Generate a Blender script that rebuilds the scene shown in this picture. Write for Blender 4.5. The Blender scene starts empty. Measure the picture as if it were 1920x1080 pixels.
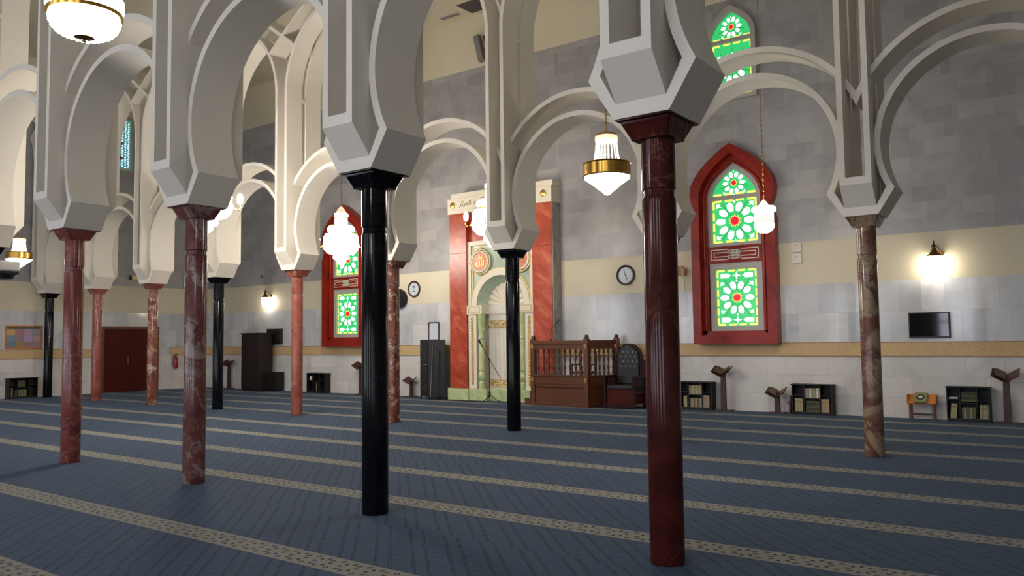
import bpy, bmesh, math, random
from mathutils import Vector, Matrix
random.seed(7)
PI = math.pi
scene = bpy.context.scene
col = scene.collection

# ------------------------------------------------------------------ camera
YAW, PITCH, ROLL, FPX = 0.6391, 0.0634, -0.0121, 1520.965
fw = Vector((-math.sin(YAW)*math.cos(PITCH), math.cos(YAW)*math.cos(PITCH), math.sin(PITCH)))
r0 = Vector((math.cos(YAW), math.sin(YAW), 0)); u0 = r0.cross(fw)
rt = r0*math.cos(ROLL) + u0*math.sin(ROLL); up = -r0*math.sin(ROLL) + u0*math.cos(ROLL)
cd = bpy.data.cameras.new('camera'); cam = bpy.data.objects.new('camera', cd); col.objects.link(cam)
m = Matrix.Identity(4)
for i in range(3):
    m[i][0] = rt[i]; m[i][1] = up[i]; m[i][2] = -fw[i]
m[2][3] = 1.6
cam.matrix_world = m
cd.sensor_width = 36; cd.lens = FPX*36/1920; cd.clip_end = 200; cd.clip_start = 0.05
scene.camera = cam
# ------------------------------------------------------------------ view, world
vs = scene.view_settings
vs.view_transform = 'Standard'; vs.look = 'None'; vs.exposure = 1.25; vs.gamma = 1.0; vs.use_curve_mapping = False
w = bpy.data.worlds.new('world'); scene.world = w; w.use_nodes = True
w.node_tree.nodes['Background'].inputs[0].default_value = (0.62, 0.72, 0.9, 1)
w.node_tree.nodes['Background'].inputs[1].default_value = 0.6
scene.cycles.use_denoising = True
scene.cycles.max_bounces = 8; scene.cycles.diffuse_bounces = 5; scene.cycles.glossy_bounces = 4
scene.cycles.sample_clamp_indirect = 6.0
# ------------------------------------------------------------------ room measures
YW, XL, XR, YR, ZC = 17.138, -26.9, 6.0, -7.0, 10.62
Y1, Y2, S = 5.382, 11.578, 2.973
XA, XB = -2.646, -5.619          # first pier of the front row, second pier of the rear row
# daylight enters by the lit windows of wall_front and wall_right, lamps light the rest (built below)
DAY = 4.4

# ------------------------------------------------------------------ materials
def mat(name, colr=(.8, .8, .8), rough=.5, metal=0, emit=None, estr=0, spec=None, trans=0):
    mt = bpy.data.materials.new(name); mt.use_nodes = True
    b = mt.node_tree.nodes['Principled BSDF']
    b.inputs['Base Color'].default_value = (*colr, 1); b.inputs['Roughness'].default_value = rough
    b.inputs['Metallic'].default_value = metal
    if emit: b.inputs['Emission Color'].default_value = (*emit, 1); b.inputs['Emission Strength'].default_value = estr
    if spec is not None: b.inputs['Specular IOR Level'].default_value = spec
    if trans: b.inputs['Transmission Weight'].default_value = trans
    return mt
def lin(r, g, b):
    f = lambda c: (c/255/12.92) if c/255 <= .04045 else ((c/255+.055)/1.055)**2.4
    return (f(r), f(g), f(b))
class NT:
    def __init__(s, mt): s.t = mt.node_tree; s.n = s.t.nodes; s.l = s.t.links; s.b = s.n['Principled BSDF']
    def new(s, typ, **kw):
        n = s.n.new(typ)
        for k, v in kw.items(): setattr(n, k, v)
        return n
    def put(s, sock, v):
        if hasattr(v, 'is_output') or hasattr(v, 'links'): s.l.new(v, sock)
        elif isinstance(v, (tuple, list)) and len(v) == 3 and sock.type == 'RGBA': sock.default_value = (*v, 1)
        else: sock.default_value = v
    def m(s, op, a, b=0.0, c=None):
        n = s.new('ShaderNodeMath', operation=op); s.put(n.inputs[0], a); s.put(n.inputs[1], b)
        if c is not None: s.put(n.inputs[2], c)
        return n.outputs[0]
    def mix(s, f, a, b, blend='MIX'):
        n = s.new('ShaderNodeMix', data_type='RGBA', blend_type=blend); s.put(n.inputs[0], f); s.put(n.inputs[6], a); s.put(n.inputs[7], b)
        return n.outputs[2]
    def noise(s, vec, scale, detail=4, rough=.55, dist=0.0):
        n = s.new('ShaderNodeTexNoise'); n.inputs['Scale'].default_value = scale; n.inputs['Detail'].default_value = detail
        n.inputs['Roughness'].default_value = rough; n.inputs['Distortion'].default_value = dist
        if vec is not None: s.l.new(vec, n.inputs['Vector'])
        return n.outputs['Fac']
    def ramp(s, f, pts):
        n = s.new('ShaderNodeValToRGB'); e = n.color_ramp.elements
        while len(e) < len(pts): e.new(.5)
        for el, (p, c) in zip(e, pts): el.position = p; el.color = (*c, 1) if len(c) == 3 else c
        s.put(n.inputs[0], f); return n.outputs[0]
    def bump(s, h, strength=.3, dist=.01):
        n = s.new('ShaderNodeBump'); n.inputs['Strength'].default_value = strength; n.inputs['Distance'].default_value = dist
        s.l.new(h, n.inputs['Height']); s.l.new(n.outputs[0], s.b.inputs['Normal'])
    def pos(s): return s.new('ShaderNodeNewGeometry').outputs['Position']
    def obj(s): return s.new('ShaderNodeTexCoord').outputs['Object']
    def sep(s, v):
        n = s.new('ShaderNodeSeparateXYZ'); s.l.new(v, n.inputs[0]); return n.outputs
    def comb(s, x, y, z=0.0):
        n = s.new('ShaderNodeCombineXYZ'); s.put(n.inputs[0], x); s.put(n.inputs[1], y); s.put(n.inputs[2], z); return n.outputs[0]
    def band(s, v, a, b):          # 1 when a < v < b
        return s.m('MULTIPLY', s.m('GREATER_THAN', v, a), s.m('LESS_THAN', v, b))
G = lambda v: (v, v, v)
BL = (0, 0, 0); WH = (1, 1, 1)

def plaster(name, c, rough=.75):
    mt = mat(name, c, rough); t = NT(mt)
    f = t.noise(t.pos(), 1.6, 3); t.l.new(t.mix(f, tuple(x*.94 for x in c), c), t.b.inputs['Base Color'])
    t.bump(t.noise(t.pos(), 90, 2), .05, .004); return mt
M = {}
M['cream'] = plaster('cream_plaster', lin(214, 208, 196), .6)
M['ceiling'] = plaster('ceiling_plaster', lin(200, 192, 168), .8)

def col_marble(name, c1, c2, c3, vein, vamt, patch=0.0, rough=.16, scale=3.0, spec=.3):
    mt = mat(name, c1, rough); t = NT(mt); p = t.pos()
    n1 = t.noise(p, scale, 6, .6, .8); base = t.ramp(n1, [(.3, c1), (.5, c2), (.72, c3)])
    v = t.m('ABSOLUTE', t.m('SUBTRACT', t.noise(p, scale*1.1, 3, .5, 1.6), .5))
    vm = t.ramp(v, [(0, WH), (.012, G(.8)), (.03, BL)])
    n2 = t.ramp(t.noise(p, 1.4, 2), [(.45, BL), (.6, WH)])
    base = t.mix(t.m('MULTIPLY', t.m('MULTIPLY', vm, vamt), n2), base, vein)
    if patch:
        pm = t.ramp(t.noise(p, 2.3, 6, .68, 1.2), [(.57-patch*.12, BL), (.62-patch*.1, WH)])
        base = t.mix(t.m('MULTIPLY', pm, .85), base, vein)
    t.l.new(base, t.b.inputs['Base Color']); t.b.inputs['Specular IOR Level'].default_value = spec; return mt
M['salmon'] = col_marble('salmon_marble', lin(112, 54, 46), lin(136, 74, 62), lin(148, 88, 76), lin(190, 150, 132), .35)
M['darkred'] = col_marble('dark_red_marble', lin(44, 15, 13), lin(62, 24, 20), lin(78, 34, 28), lin(130, 84, 72), .35, rough=.13, spec=.16)
M['plainred'] = col_marble('plain_red_marble', lin(88, 42, 40), lin(118, 60, 56), lin(126, 70, 66), lin(180, 136, 128), .3, rough=.15)
M['mottled'] = col_marble('mottled_red_marble', lin(70, 38, 36), lin(98, 54, 50), lin(104, 66, 64), lin(128, 116, 112), .7, .25)
M['pale'] = col_marble('pale_mottled_marble', lin(80, 48, 42), lin(104, 66, 56), lin(118, 86, 72), lin(140, 122, 98), .8, .95)
M['patchy'] = col_marble('patchy_red_marble', lin(88, 44, 38), lin(112, 60, 50), lin(124, 78, 66), lin(170, 150, 124), .8, .2)
M['black'] = col_marble('black_marble', lin(6, 7, 10), lin(9, 10, 14), lin(13, 14, 19), lin(40, 44, 54), .2, rough=.12, spec=.16)

def wall_mat(name, ax):
    mt = mat(name, G(.6), .3); t = NT(mt); p = t.pos(); x, y, z = t.sep(p)
    u = x if ax == 'x' else y
    def bricks(bw, bh, off_u, off_z, c1, c2, mortar, offset=.5, freq=2, ms=.003):
        n = t.new('ShaderNodeTexBrick', offset=offset, offset_frequency=freq)
        t.l.new(t.comb(t.m('ADD', u, off_u), t.m('SUBTRACT', z, off_z)), n.inputs['Vector'])
        t.put(n.inputs['Color1'], c1); t.put(n.inputs['Color2'], c2); t.put(n.inputs['Mortar'], mortar)
        n.inputs['Scale'].default_value = 1; n.inputs['Mortar Size'].default_value = ms; n.inputs['Mortar Smooth'].default_value = .3
        n.inputs['Brick Width'].default_value = bw; n.inputs['Row Height'].default_value = bh; n.inputs['Bias'].default_value = 0
        return n.outputs['Color']
    low = bricks(.62, .3975, .1, 0, lin(204, 200, 196), lin(216, 212, 207), lin(176, 172, 166))
    mid = bricks(.4, .6, 50.17, 1.46, lin(172, 176, 182), lin(216, 215, 212), lin(150, 150, 150), .37, 2, .002)
    mid2 = bricks(.8, .6, 51.3, 1.46, lin(178, 181, 187), lin(212, 211, 208), lin(150, 150, 150), .5, 2, .001)
    mid = t.mix(.45, mid, mid2)
    hi1 = bricks(.6, .3, 60.4, 3.55, lin(142, 140, 141), lin(172, 170, 168), lin(140, 138, 136), .43, 2, .001)
    hi2 = bricks(1.2, .6, 61.1, 3.55, lin(142, 140, 142), lin(172, 169, 167), lin(140, 138, 136), .5, 2, .0)
    hi = t.mix(.5, hi1, hi2)
    cl = t.noise(t.comb(u, z), 1.3, 6, .6, 1.0)
    vein = t.ramp(cl, [(.28, G(.82)), (.5, G(1.0)), (.75, G(1.05))])
    beige = lin(208, 198, 172)
    zone = t.mix(t.m('GREATER_THAN', z, 1.19), low, mid)
    zone = t.mix(t.m('GREATER_THAN', z, 2.66), zone, beige)
    zone2 = t.mix(t.m('GREATER_THAN', z, 3.56), zone, hi)
    marble = t.mix(1.0, zone2, vein, 'MULTIPLY')
    isb = t.m('ADD', t.band(z, 2.66, 3.56), t.m('GREATER_THAN', z, 9.12))
    fin = t.mix(isb, marble, lin(206, 197, 172))
    t.l.new(fin, t.b.inputs['Base Color'])
    r = t.m('ADD', t.m('MULTIPLY', isb, .45), t.m('ADD', .13, t.m('MULTIPLY', t.m('GREATER_THAN', z, 3.5), .2)))
    t.l.new(r, t.b.inputs['Roughness'])
    return mt
M['wallx'] = wall_mat('tiled_marble_wall_back', 'x'); M['wally'] = wall_mat('tiled_marble_wall_side', 'y')

# relief band of rosettes
def band_mat(name, ax):
    mt = mat(name, lin(205, 172, 118), .55); t = NT(mt); x, y, z = t.sep(t.pos()); u = x if ax == 'x' else y
    cu = t.m('SUBTRACT', t.m('FRACT', t.m('DIVIDE', u, .27)), .5); cz = t.m('DIVIDE', t.m('SUBTRACT', z, 1.325), .27)
    r = t.m('SQRT', t.m('ADD', t.m('MULTIPLY', cu, cu), t.m('MULTIPLY', cz, cz)))
    th = t.m('ARCTAN2', cz, cu)
    w_ = t.m('SINE', t.m('ADD', t.m('MULTIPLY', r, 62), t.m('MULTIPLY', t.m('SINE', t.m('MULTIPLY', th, 8)), 1.3)))
    inside = t.m('LESS_THAN', r, .46); star = t.m('MULTIPLY', w_, inside)
    q = t.m('SINE', t.m('MULTIPLY', t.m('ADD', u, z), 120)); q2 = t.m('MULTIPLY', t.m('MULTIPLY', q, t.m('SUBTRACT', 1, inside)), .6)
    h = t.m('ADD', star, q2)
    c = t.ramp(t.m('ADD', t.m('MULTIPLY', h, .5), .5), [(.0, lin(186, 150, 106)), (.6, lin(206, 176, 128)), (1, lin(214, 188, 142))])
    t.l.new(c, t.b.inputs['Base Color']); t.bump(h, .35, .006); return mt
M['bandx'] = band_mat('rosette_band_back', 'x'); M['bandy'] = band_mat('rosette_band_side', 'y')
M['bandedge'] = mat('band_edge', lin(150, 104, 66), .5)

def carpet():
    mt = mat('prayer_carpet', lin(80, 92, 108), .95, spec=.15); t = NT(mt); p = t.pos(); x, y, z = t.sep(p)
    # diagonal paired lines
    d = t.m('DIVIDE', t.m('ADD', x, y), 1.414)
    row = t.m('FLOOR', t.m('DIVIDE', t.m('SUBTRACT', y, .02), 1.02))
    d = t.m('ADD', d, t.m('MULTIPLY', row, .037))
    e = t.m('DIVIDE', t.m('SUBTRACT', y, x), 1.414)
    f = t.m('FRACT', t.m('DIVIDE', d, .27))
    ln = t.band(f, .03, .062)
    for a, b in ((.092, .124), (.40, .432), (.462, .494)): ln = t.m('ADD', ln, t.band(f, a, b))
    jit = t.noise(p, 45, 2)
    ln = t.m('MULTIPLY', ln, t.m('GREATER_THAN', jit, .42))
    g = t.m('FRACT', t.m('DIVIDE', e, .13)); k = t.m('FRACT', t.m('DIVIDE', d, .0155))
    dash = t.m('MULTIPLY', t.m('MULTIPLY', t.band(f, .58, .94), t.band(g, .1, .24)), t.band(k, .2, .6))
    g2 = t.m('FRACT', t.m('DIVIDE', e, .09))
    dash2 = t.m('MULTIPLY', t.m('MULTIPLY', t.band(f, .2, .33), t.band(g2, .3, .45)), t.band(k, .3, .6))
    pat = t.m('MINIMUM', t.m('ADD', ln, t.m('ADD', dash, t.m('MULTIPLY', dash2, .6))), 1.0)
    base = t.mix(t.noise(p, 25, 5, .7), lin(40, 50, 63), lin(66, 79, 96))
    base = t.mix(t.m('MULTIPLY', t.noise(p, .5, 3), .55), base, lin(42, 57, 76))
    blue = t.mix(t.m('MULTIPLY', pat, .95), base, lin(8, 10, 15))
    # cream prayer-row stripes
    sm = None; vv = None
    for c in STRIPES:
        b = t.band(y, c-.14, c+.14); v = t.m('MULTIPLY', b, t.m('DIVIDE', t.m('SUBTRACT', y, c), .14))
        sm = b if sm is None else t.m('ADD', sm, b); vv = v if vv is None else t.m('ADD', vv, v)
    cu = t.m('MULTIPLY', t.m('SUBTRACT', t.m('FRACT', t.m('DIVIDE', x, .27)), .5), 1.93)
    rr = t.m('SQRT', t.m('ADD', t.m('MULTIPLY', cu, cu), t.m('MULTIPLY', vv, vv)))
    th = t.m('ARCTAN2', vv, cu)
    ray = t.m('GREATER_THAN', t.m('SINE', t.m('ADD', t.m('MULTIPLY', th, 8), t.m('MULTIPLY', rr, 1.5))), .25)
    mot = t.m('MULTIPLY', ray, t.band(rr, .42, .72))
    cu2 = t.m('MULTIPLY', t.m('SUBTRACT', t.m('FRACT', t.m('ADD', t.m('DIVIDE', x, .27), .5)), .5), 1.93)
    av = t.m('ABSOLUTE', vv)
    dia = t.band(t.m('ADD', t.m('ABSOLUTE', cu2), t.m('ABSOLUTE', t.m('SUBTRACT', av, .62))), .08, .2)
    mot = t.m('MINIMUM', t.m('ADD', mot, dia), 1.0)
    cream = t.mix(t.noise(p, 60, 3), lin(114, 109, 97), lin(136, 130, 115))
    cream = t.mix(t.m('MULTIPLY', mot, .95), cream, lin(28, 28, 28))
    t.l.new(t.mix(sm, blue, cream), t.b.inputs['Base Color'])
    t.bump(t.noise(p, 260, 2), .35, .006)
    t.b.inputs['Sheen Weight'].default_value = .1; t.b.inputs['Sheen Tint'].default_value = (.55, .72, 1, 1); t.b.inputs['Sheen Roughness'].default_value = .4
    return mt
STRIPES = (2.58, 4.0, 5.95, 7.36, 8.86, 10.2, 12.05, 13.53, 14.88, 16.2)
M['carpet'] = carpet()

def wood(name, c1, c2, rough=.35, axis=2):
    mt = mat(name, c1, rough); t = NT(mt); x, y, z = t.sep(t.obj())
    v = t.comb(t.m('MULTIPLY', x, 14 if axis == 2 else 2), t.m('MULTIPLY', y, 14), t.m('MULTIPLY', z, 1.5 if axis == 2 else 14))
    n = t.noise(v, 1.6, 6, .6, .6); t.l.new(t.mix(n, c1, c2), t.b.inputs['Base Color']); return mt
M['wood'] = wood('dark_brown_wood', lin(58, 32, 22), lin(92, 54, 36))
M['wood_door'] = wood('door_wood', lin(60, 12, 5), lin(84, 22, 10), .6)
M['wood_trim'] = wood('door_frame_wood', lin(78, 44, 22), lin(112, 66, 34), .4)
M['wood_stand'] = wood('stand_wood', lin(52, 26, 22), lin(76, 42, 36), .45)
M['wood_pulpit'] = wood('pulpit_wood', lin(74, 40, 21), lin(108, 63, 35), .3)
M['wood_lite'] = wood('gilded_wood', lin(150, 110, 62), lin(178, 134, 80), .35)
M['wood_chair'] = wood('chair_wood', lin(36, 14, 11), lin(54, 22, 17), .35)
M['orange_wood'] = wood('orange_wood', lin(178, 104, 30), lin(206, 128, 44), .4)
M['black_wood'] = wood('black_wood', lin(6, 6, 6), lin(15, 14, 14), .6)
M['espresso'] = wood('espresso_wood', lin(22, 12, 10), lin(34, 18, 14), .45)
M['gold'] = mat('gold', lin(214, 172, 84), .28, .85)
M['brass'] = mat('brass', lin(196, 152, 72), .22, .95)
M['oldbrass'] = mat('antique_brass', lin(122, 92, 46), .3, .9)
M['chrome'] = mat('chrome', lin(200, 200, 200), .15, 1)
M['bplastic'] = mat('black_plastic', lin(20, 21, 23), .45)
M['grille'] = mat('speaker_grille', lin(30, 31, 34), .7)
for k_ in ('wood_door', 'wood_chair'): M[k_].node_tree.nodes['Principled BSDF'].inputs['Specular IOR Level'].default_value = .2
M['screen'] = mat('glossy_screen', lin(6, 7, 10), .05, spec=.35)
M['leather'] = mat('black_leather', lin(22, 20, 20), .35)
M['white'] = mat('white_paint', lin(214, 210, 200), .5)
M['alu'] = mat('grey_window_frame', lin(168, 164, 158), .4)
M['greyplastic'] = mat('grey_plastic', lin(128, 122, 118), .5)
M['paper'] = mat('paper', lin(214, 206, 184), .8)
M['face'] = mat('clock_face', lin(196, 204, 214), .35)
M['ink'] = mat('ink', lin(24, 26, 32), .6)
M['redpaint'] = mat('red_enamel', lin(150, 18, 20), .25)
M['cable'] = mat('cable', lin(12, 12, 13), .6)
M['darkcloth'] = mat('book_dark_green', lin(40, 48, 34), .6)
M['redcloth'] = mat('red_cushion', lin(110, 34, 28), .6)
M['hatch'] = mat('hatch_dark', lin(66, 58, 60), .6)
# red window frame marble, orange-red mihrab marble, green onyx
def stone(name, c1, c2, c3, scale=2.4, rough=.2, stretch=(1, 1, .6)):
    mt = mat(name, c1, rough); t = NT(mt); x, y, z = t.sep(t.pos())
    v = t.comb(t.m('ADD', t.m('MULTIPLY', x, stretch[0]), t.m('MULTIPLY', z, .8)), t.m('MULTIPLY', y, stretch[1]), t.m('MULTIPLY', z, stretch[2]))
    n = t.noise(v, scale, 7, .65, 1.3); t.l.new(t.ramp(n, [(.3, c1), (.5, c2), (.68, c3)]), t.b.inputs['Base Color']); return mt
M['redframe'] = stone('polished_red_frame', lin(108, 16, 7), lin(136, 29, 14), lin(150, 42, 21), 1.2, .25)
M['redframe'].node_tree.nodes['Principled BSDF'].inputs['Specular IOR Level'].default_value = .25
M['orangemarble'] = stone('orange_marble', lin(142, 44, 26), lin(168, 64, 38), lin(192, 104, 74), 2.6, .32)
M['greenonyx'] = stone('green_onyx', lin(150, 174, 130), lin(178, 192, 142), lin(206, 208, 160), 3, .2)
M['palegreen'] = stone('pale_green_onyx', lin(150, 168, 150), lin(170, 184, 164), lin(186, 196, 176), 3, .25)
M['ivory'] = mat('ivory_stone', lin(222, 214, 194), .4)
M['ivory_gold'] = mat('ivory_gold_trim', lin(226, 206, 146), .35)
M['pinkstone'] = mat('pink_medallion', lin(208, 128, 100), .4)
def carved(name, c1, c2, sc):
    mt = mat(name, c1, .4); t = NT(mt); n = t.noise(t.pos(), sc, 3, .6, 2.0)
    t.l.new(t.ramp(n, [(.45, c1), (.55, c2)]), t.b.inputs['Base Color']); t.bump(n, .6, .02); return mt
M['goldcarve'] = carved('gold_carved_frieze', lin(146, 104, 40), lin(226, 208, 160), 16)
M['crystal_bowl'] = mat('lit_bowl_crystal', G(.9), .2, emit=(1.0, .95, .9), estr=10)
M['crystal'] = mat('lit_crystal', G(.9), .2, emit=(1.0, .93, .83), estr=30)
M['crystal_mid'] = mat('lit_crystal_small', G(.9), .2, emit=(1.0, .93, .83), estr=4)
M['crystal_640'] = mat('lit_crystal_tiers', G(.9), .2, emit=(1.0, .93, .83), estr=13)
M['crystal_dim'] = mat('lit_crystal_strands', G(.5), .2, emit=(1.0, .90, .76), estr=.33)
M['crystal_gold'] = mat('lit_amber_crystal', lin(230, 205, 165), .25, emit=(1.0, .82, .6), estr=.25)
M['lampglass'] = mat('lit_sconce_glass', G(.9), .3, emit=(1.0, .9, .74), estr=12)
# stained glass lit from outside by the day
M['gl_green'] = mat('green_glass', lin(20, 130, 60), .2, emit=lin(54, 196, 112), estr=0.40)
M['gl_dgreen'] = mat('dark_green_glass', lin(10, 90, 40), .2, emit=lin(40, 168, 82), estr=0.34)
M['gl_white'] = mat('white_glass', G(.8), .2, emit=(.80, .98, 1.0), estr=0.52)
M['gl_yellow'] = mat('yellow_glass', lin(200, 180, 60), .2, emit=lin(240, 226, 110), estr=0.42)
M['gl_red'] = mat('red_glass', lin(160, 10, 20), .2, emit=lin(226, 16, 50), estr=0.40)
M['gb_teal'] = mat('teal_glass', lin(30, 100, 110), .2, emit=lin(60, 140, 150), estr=0.27)
M['gb_white'] = mat('pale_blue_glass', G(.8), .2, emit=lin(190, 228, 240), estr=0.38)
M['gb_red'] = mat('dark_red_glass', lin(90, 20, 20), .2, emit=lin(96, 24, 22), estr=0.22)
M['gb_green'] = mat('leaf_green_glass', lin(50, 110, 50), .2, emit=lin(110, 170, 90), estr=0.22)

# ------------------------------------------------------------------ mesh builder
class MB:
    def __init__(s): s.v = []; s.f = []; s.mi = []; s.mats = []
    def slot(s, mk):
        if mk not in s.mats: s.mats.append(mk)
        return s.mats.index(mk)
    def add(s, vs, fs, mk=None):
        o = len(s.v); s.v += [tuple(v) for v in vs]; k = s.slot(mk)
        for f in fs: s.f.append([o+i for i in f]); s.mi.append(k)
    def box(s, x0, x1, y0, y1, z0, z1, mk=None):
        v = [(x, y, z) for z in (z0, z1) for y in (y0, y1) for x in (x0, x1)]
        s.add(v, [(0, 2, 3, 1), (4, 5, 7, 6), (0, 1, 5, 4), (2, 6, 7, 3), (0, 4, 6, 2), (1, 3, 7, 5)], mk); return s
    def prism(s, pts, d0, d1, axis='y', mk=None):      # polygon in the plane across `axis`, extruded d0..d1
        n = len(pts)
        def P(a, b, d):
            return (a, d, b) if axis == 'y' else ((d, a, b) if axis == 'x' else (a, b, d))
        v = [P(a, b, d0) for a, b in pts] + [P(a, b, d1) for a, b in pts]
        f = [tuple(range(n)), tuple(range(2*n-1, n-1, -1))] + [(i, i+n, (i+1) % n+n, (i+1) % n) for i in range(n)]
        s.add(v, f, mk); return s
    def strip(s, outer, inner, d0, d1, axis='y', mk=None, closed=False):  # band between two polylines, extruded
        n = len(outer)
        def P(q, d):
            a, b = q; return (a, d, b) if axis == 'y' else ((d, a, b) if axis == 'x' else (a, b, d))
        v = [P(q, d0) for q in outer] + [P(q, d0) for q in inner] + [P(q, d1) for q in outer] + [P(q, d1) for q in inner]
        f = []; R = n if closed else n-1
        for i in range(R):
            j = (i+1) % n
            f += [(i, j, n+j, n+i), (2*n+i, 3*n+i, 3*n+j, 2*n+j), (i, 2*n+i, 2*n+j, j), (n+i, n+j, 3*n+j, 3*n+i)]
        if not closed: f += [(0, n, 3*n, 2*n), (n-1, 3*n-1, 4*n-1, 2*n-1)]
        s.add(v, f, mk); return s
    def lathe(s, prof, c=(0, 0, 0), seg=24, mk=None, axis='z', cap=True):
        n = len(prof); v = []
        for k in range(seg):
            a = 2*PI*k/seg; ca, sa = math.cos(a), math.sin(a)
            for r, h in prof:
                if axis == 'z': v.append((c[0]+r*ca, c[1]+r*sa, c[2]+h))
                elif axis == 'y': v.append((c[0]+r*ca, c[1]+h, c[2]+r*sa))
                else: v.append((c[0]+h, c[1]+r*ca, c[2]+r*sa))
        f = []
        for k in range(seg):
            a = k*n; b = ((k+1) % seg)*n
            for i in range(n-1): f.append((a+i, b+i, b+i+1, a+i+1))
        if cap:
            if prof[0][0] > 1e-5: f.append(tuple(k*n for k in range(seg))[::-1])
            if prof[-1][0] > 1e-5: f.append(tuple(k*n+n-1 for k in range(seg)))
        s.add(v, f, mk); return s
    def tube(s, pts, r, seg=8, mk=None, caps=True):
        pts = [Vector(p) for p in pts]; n = len(pts); v = []
        rr = r if isinstance(r, (list, tuple)) else [r]*n
        for i, p in enumerate(pts):
            d = (pts[min(i+1, n-1)]-pts[max(i-1, 0)]).normalized()
            if i == 0:
                a = d.cross(Vector((0, 0, 1)))
                if a.length < 1e-3: a = d.cross(Vector((1, 0, 0)))
            else: a = a-d*a.dot(d)
            a.normalize(); b = d.cross(a)
            for k in range(seg):
                t = 2*PI*k/seg; v.append(tuple(p+(a*math.cos(t)+b*math.sin(t))*rr[i]))
        f = []
        for i in range(n-1):
            for k in range(seg):
                j = (k+1) % seg; f.append((i*seg+k, i*seg+j, (i+1)*seg+j, (i+1)*seg+k))
        if caps: f += [tuple(range(seg))[::-1], tuple((n-1)*seg+k for k in range(seg))]
        s.add(v, f, mk); return s
    def torus(s, c, R, r, axis='z', seg=24, sub=8, mk=None):
        v = []; f = []
        for i in range(seg):
            a = 2*PI*i/seg
            for j in range(sub):
                b = 2*PI*j/sub; q = R+r*math.cos(b); h = r*math.sin(b)
                if axis == 'z': v.append((c[0]+q*math.cos(a), c[1]+q*math.sin(a), c[2]+h))
                elif axis == 'y': v.append((c[0]+q*math.cos(a), c[1]+h, c[2]+q*math.sin(a)))
                else: v.append((c[0]+h, c[1]+q*math.cos(a), c[2]+q*math.sin(a)))
        for i in range(seg):
            for j in range(sub):
                f.append((i*sub+j, ((i+1) % seg)*sub+j, ((i+1) % seg)*sub+(j+1) % sub, i*sub+(j+1) % sub))
        s.add(v, f, mk); return s
    def build(s, name, mk=None, parent=None, loc=(0, 0, 0), rot=(0, 0, 0), smooth=None, bevel=0):
        me = bpy.data.meshes.new(name); me.from_pydata(s.v, [], s.f)
        for k in s.mats: me.materials.append(M[k if k is not None else mk])
        me.polygons.foreach_set('material_index', s.mi)
        bm = bmesh.new(); bm.from_mesh(me); bmesh.ops.recalc_face_normals(bm, faces=bm.faces); bm.to_mesh(me); bm.free()
        if smooth:
            me.polygons.foreach_set('use_smooth', [True]*len(me.polygons)); me.set_sharp_from_angle(angle=math.radians(smooth))
        me.update()
        o = bpy.data.objects.new(name, me); col.objects.link(o)
        if parent: o.parent = parent
        o.location = loc; o.rotation_euler = rot
        if bevel:
            b = o.modifiers.new('bevel', 'BEVEL'); b.width = bevel; b.segments = 2; b.limit_method = 'ANGLE'; b.angle_limit = math.radians(40)
        return o
def tag(o, label=None, cat=None, group=None, kind=None):
    if label: o['label'] = label
    if cat: o['category'] = cat
    if group: o['group'] = group
    if kind: o['kind'] = kind
    return o
def empty(name, loc=(0, 0, 0), rz=0, label=None, cat=None, group=None, kind=None):
    o = bpy.data.objects.new(name, None); col.objects.link(o); o.location = loc; o.rotation_euler = (0, 0, rz)
    o.empty_display_size = .1
    return tag(o, label, cat, group, kind)
def copy_tree(o, parent=None):
    c = o.copy(); col.objects.link(c); c.parent = parent
    for ch in list(KIDS(o)): copy_tree(ch, c)
    return c
def KIDS(o): return [c for c in bpy.data.objects if c.parent == o]
def dup(o, loc, rz=None, label=None, group=None):
    c = copy_tree(o); c.location = loc
    if rz is not None: c.rotation_euler = (0, 0, rz)
    if label: c['label'] = label
    if group: c['group'] = group
    return c
def arc(cx, cz, r, a0, a1, n):
    return [(cx+r*math.cos(math.radians(a0+(a1-a0)*i/n)), cz+r*math.sin(math.radians(a0+(a1-a0)*i/n))) for i in range(n+1)]

# ------------------------------------------------------------------ structure
def struct(o, kindlabel=None): o['kind'] = 'structure'; return o
struct(MB().box(XL-.3, XR+.3, YR-.3, YW+.3, -.2, 0).build('floor', 'carpet'))
struct(MB().box(XL-.3, XR+.3, YR-.3, YW+.3, ZC, ZC+.2).build('ceiling', 'ceiling'))
struct(MB().box(XL-.3, XR+.3, YW, YW+.3, 0, ZC).build('wall_back', 'wallx'))
struct(MB().box(XL-.3, XL, YR, YW, 0, ZC).build('wall_left', 'wally'))
struct(MB().box(XR, XR+.3, YR, YW, 0, ZC).build('wall_right', 'wally'))
struct(MB().box(XL-.3, XR+.3, YR-.3, YR, 0, ZC).build('wall_front', 'wallx'))
b = MB(); b.box(XL+.005, -14.56, YW-.02, YW, 1.19, 1.46); b.box(-11.2, XR, YW-.02, YW, 1.19, 1.46); b.box(-14.56, -11.2, YW-.004, YW, 1.19, 1.46)
t1 = struct(b.build('trim_1', 'bandx'))
b = MB()
for z in (1.183, 1.455):
    b.box(XL+.005, -14.6, YW-.028, YW, z, z+.012); b.box(-11.2, XR, YW-.028, YW, z, z+.012)
b.build('edge_moulding', 'bandedge', t1)
b = MB(); b.box(XL, XL+.02, YR, 13.45, 1.19, 1.46); b.box(XL, XL+.02, 15.9, YW-.02, 1.19, 1.46)
t2 = struct(b.build('trim_2', 'bandy'))
b = MB()
for z in (1.183, 1.455):
    b.box(XL, XL+.028, YR, 13.45, z, z+.012); b.box(XL, XL+.028, 15.9, YW-.02, z, z+.012)
b.build('edge_moulding', 'bandedge', t2)

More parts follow.
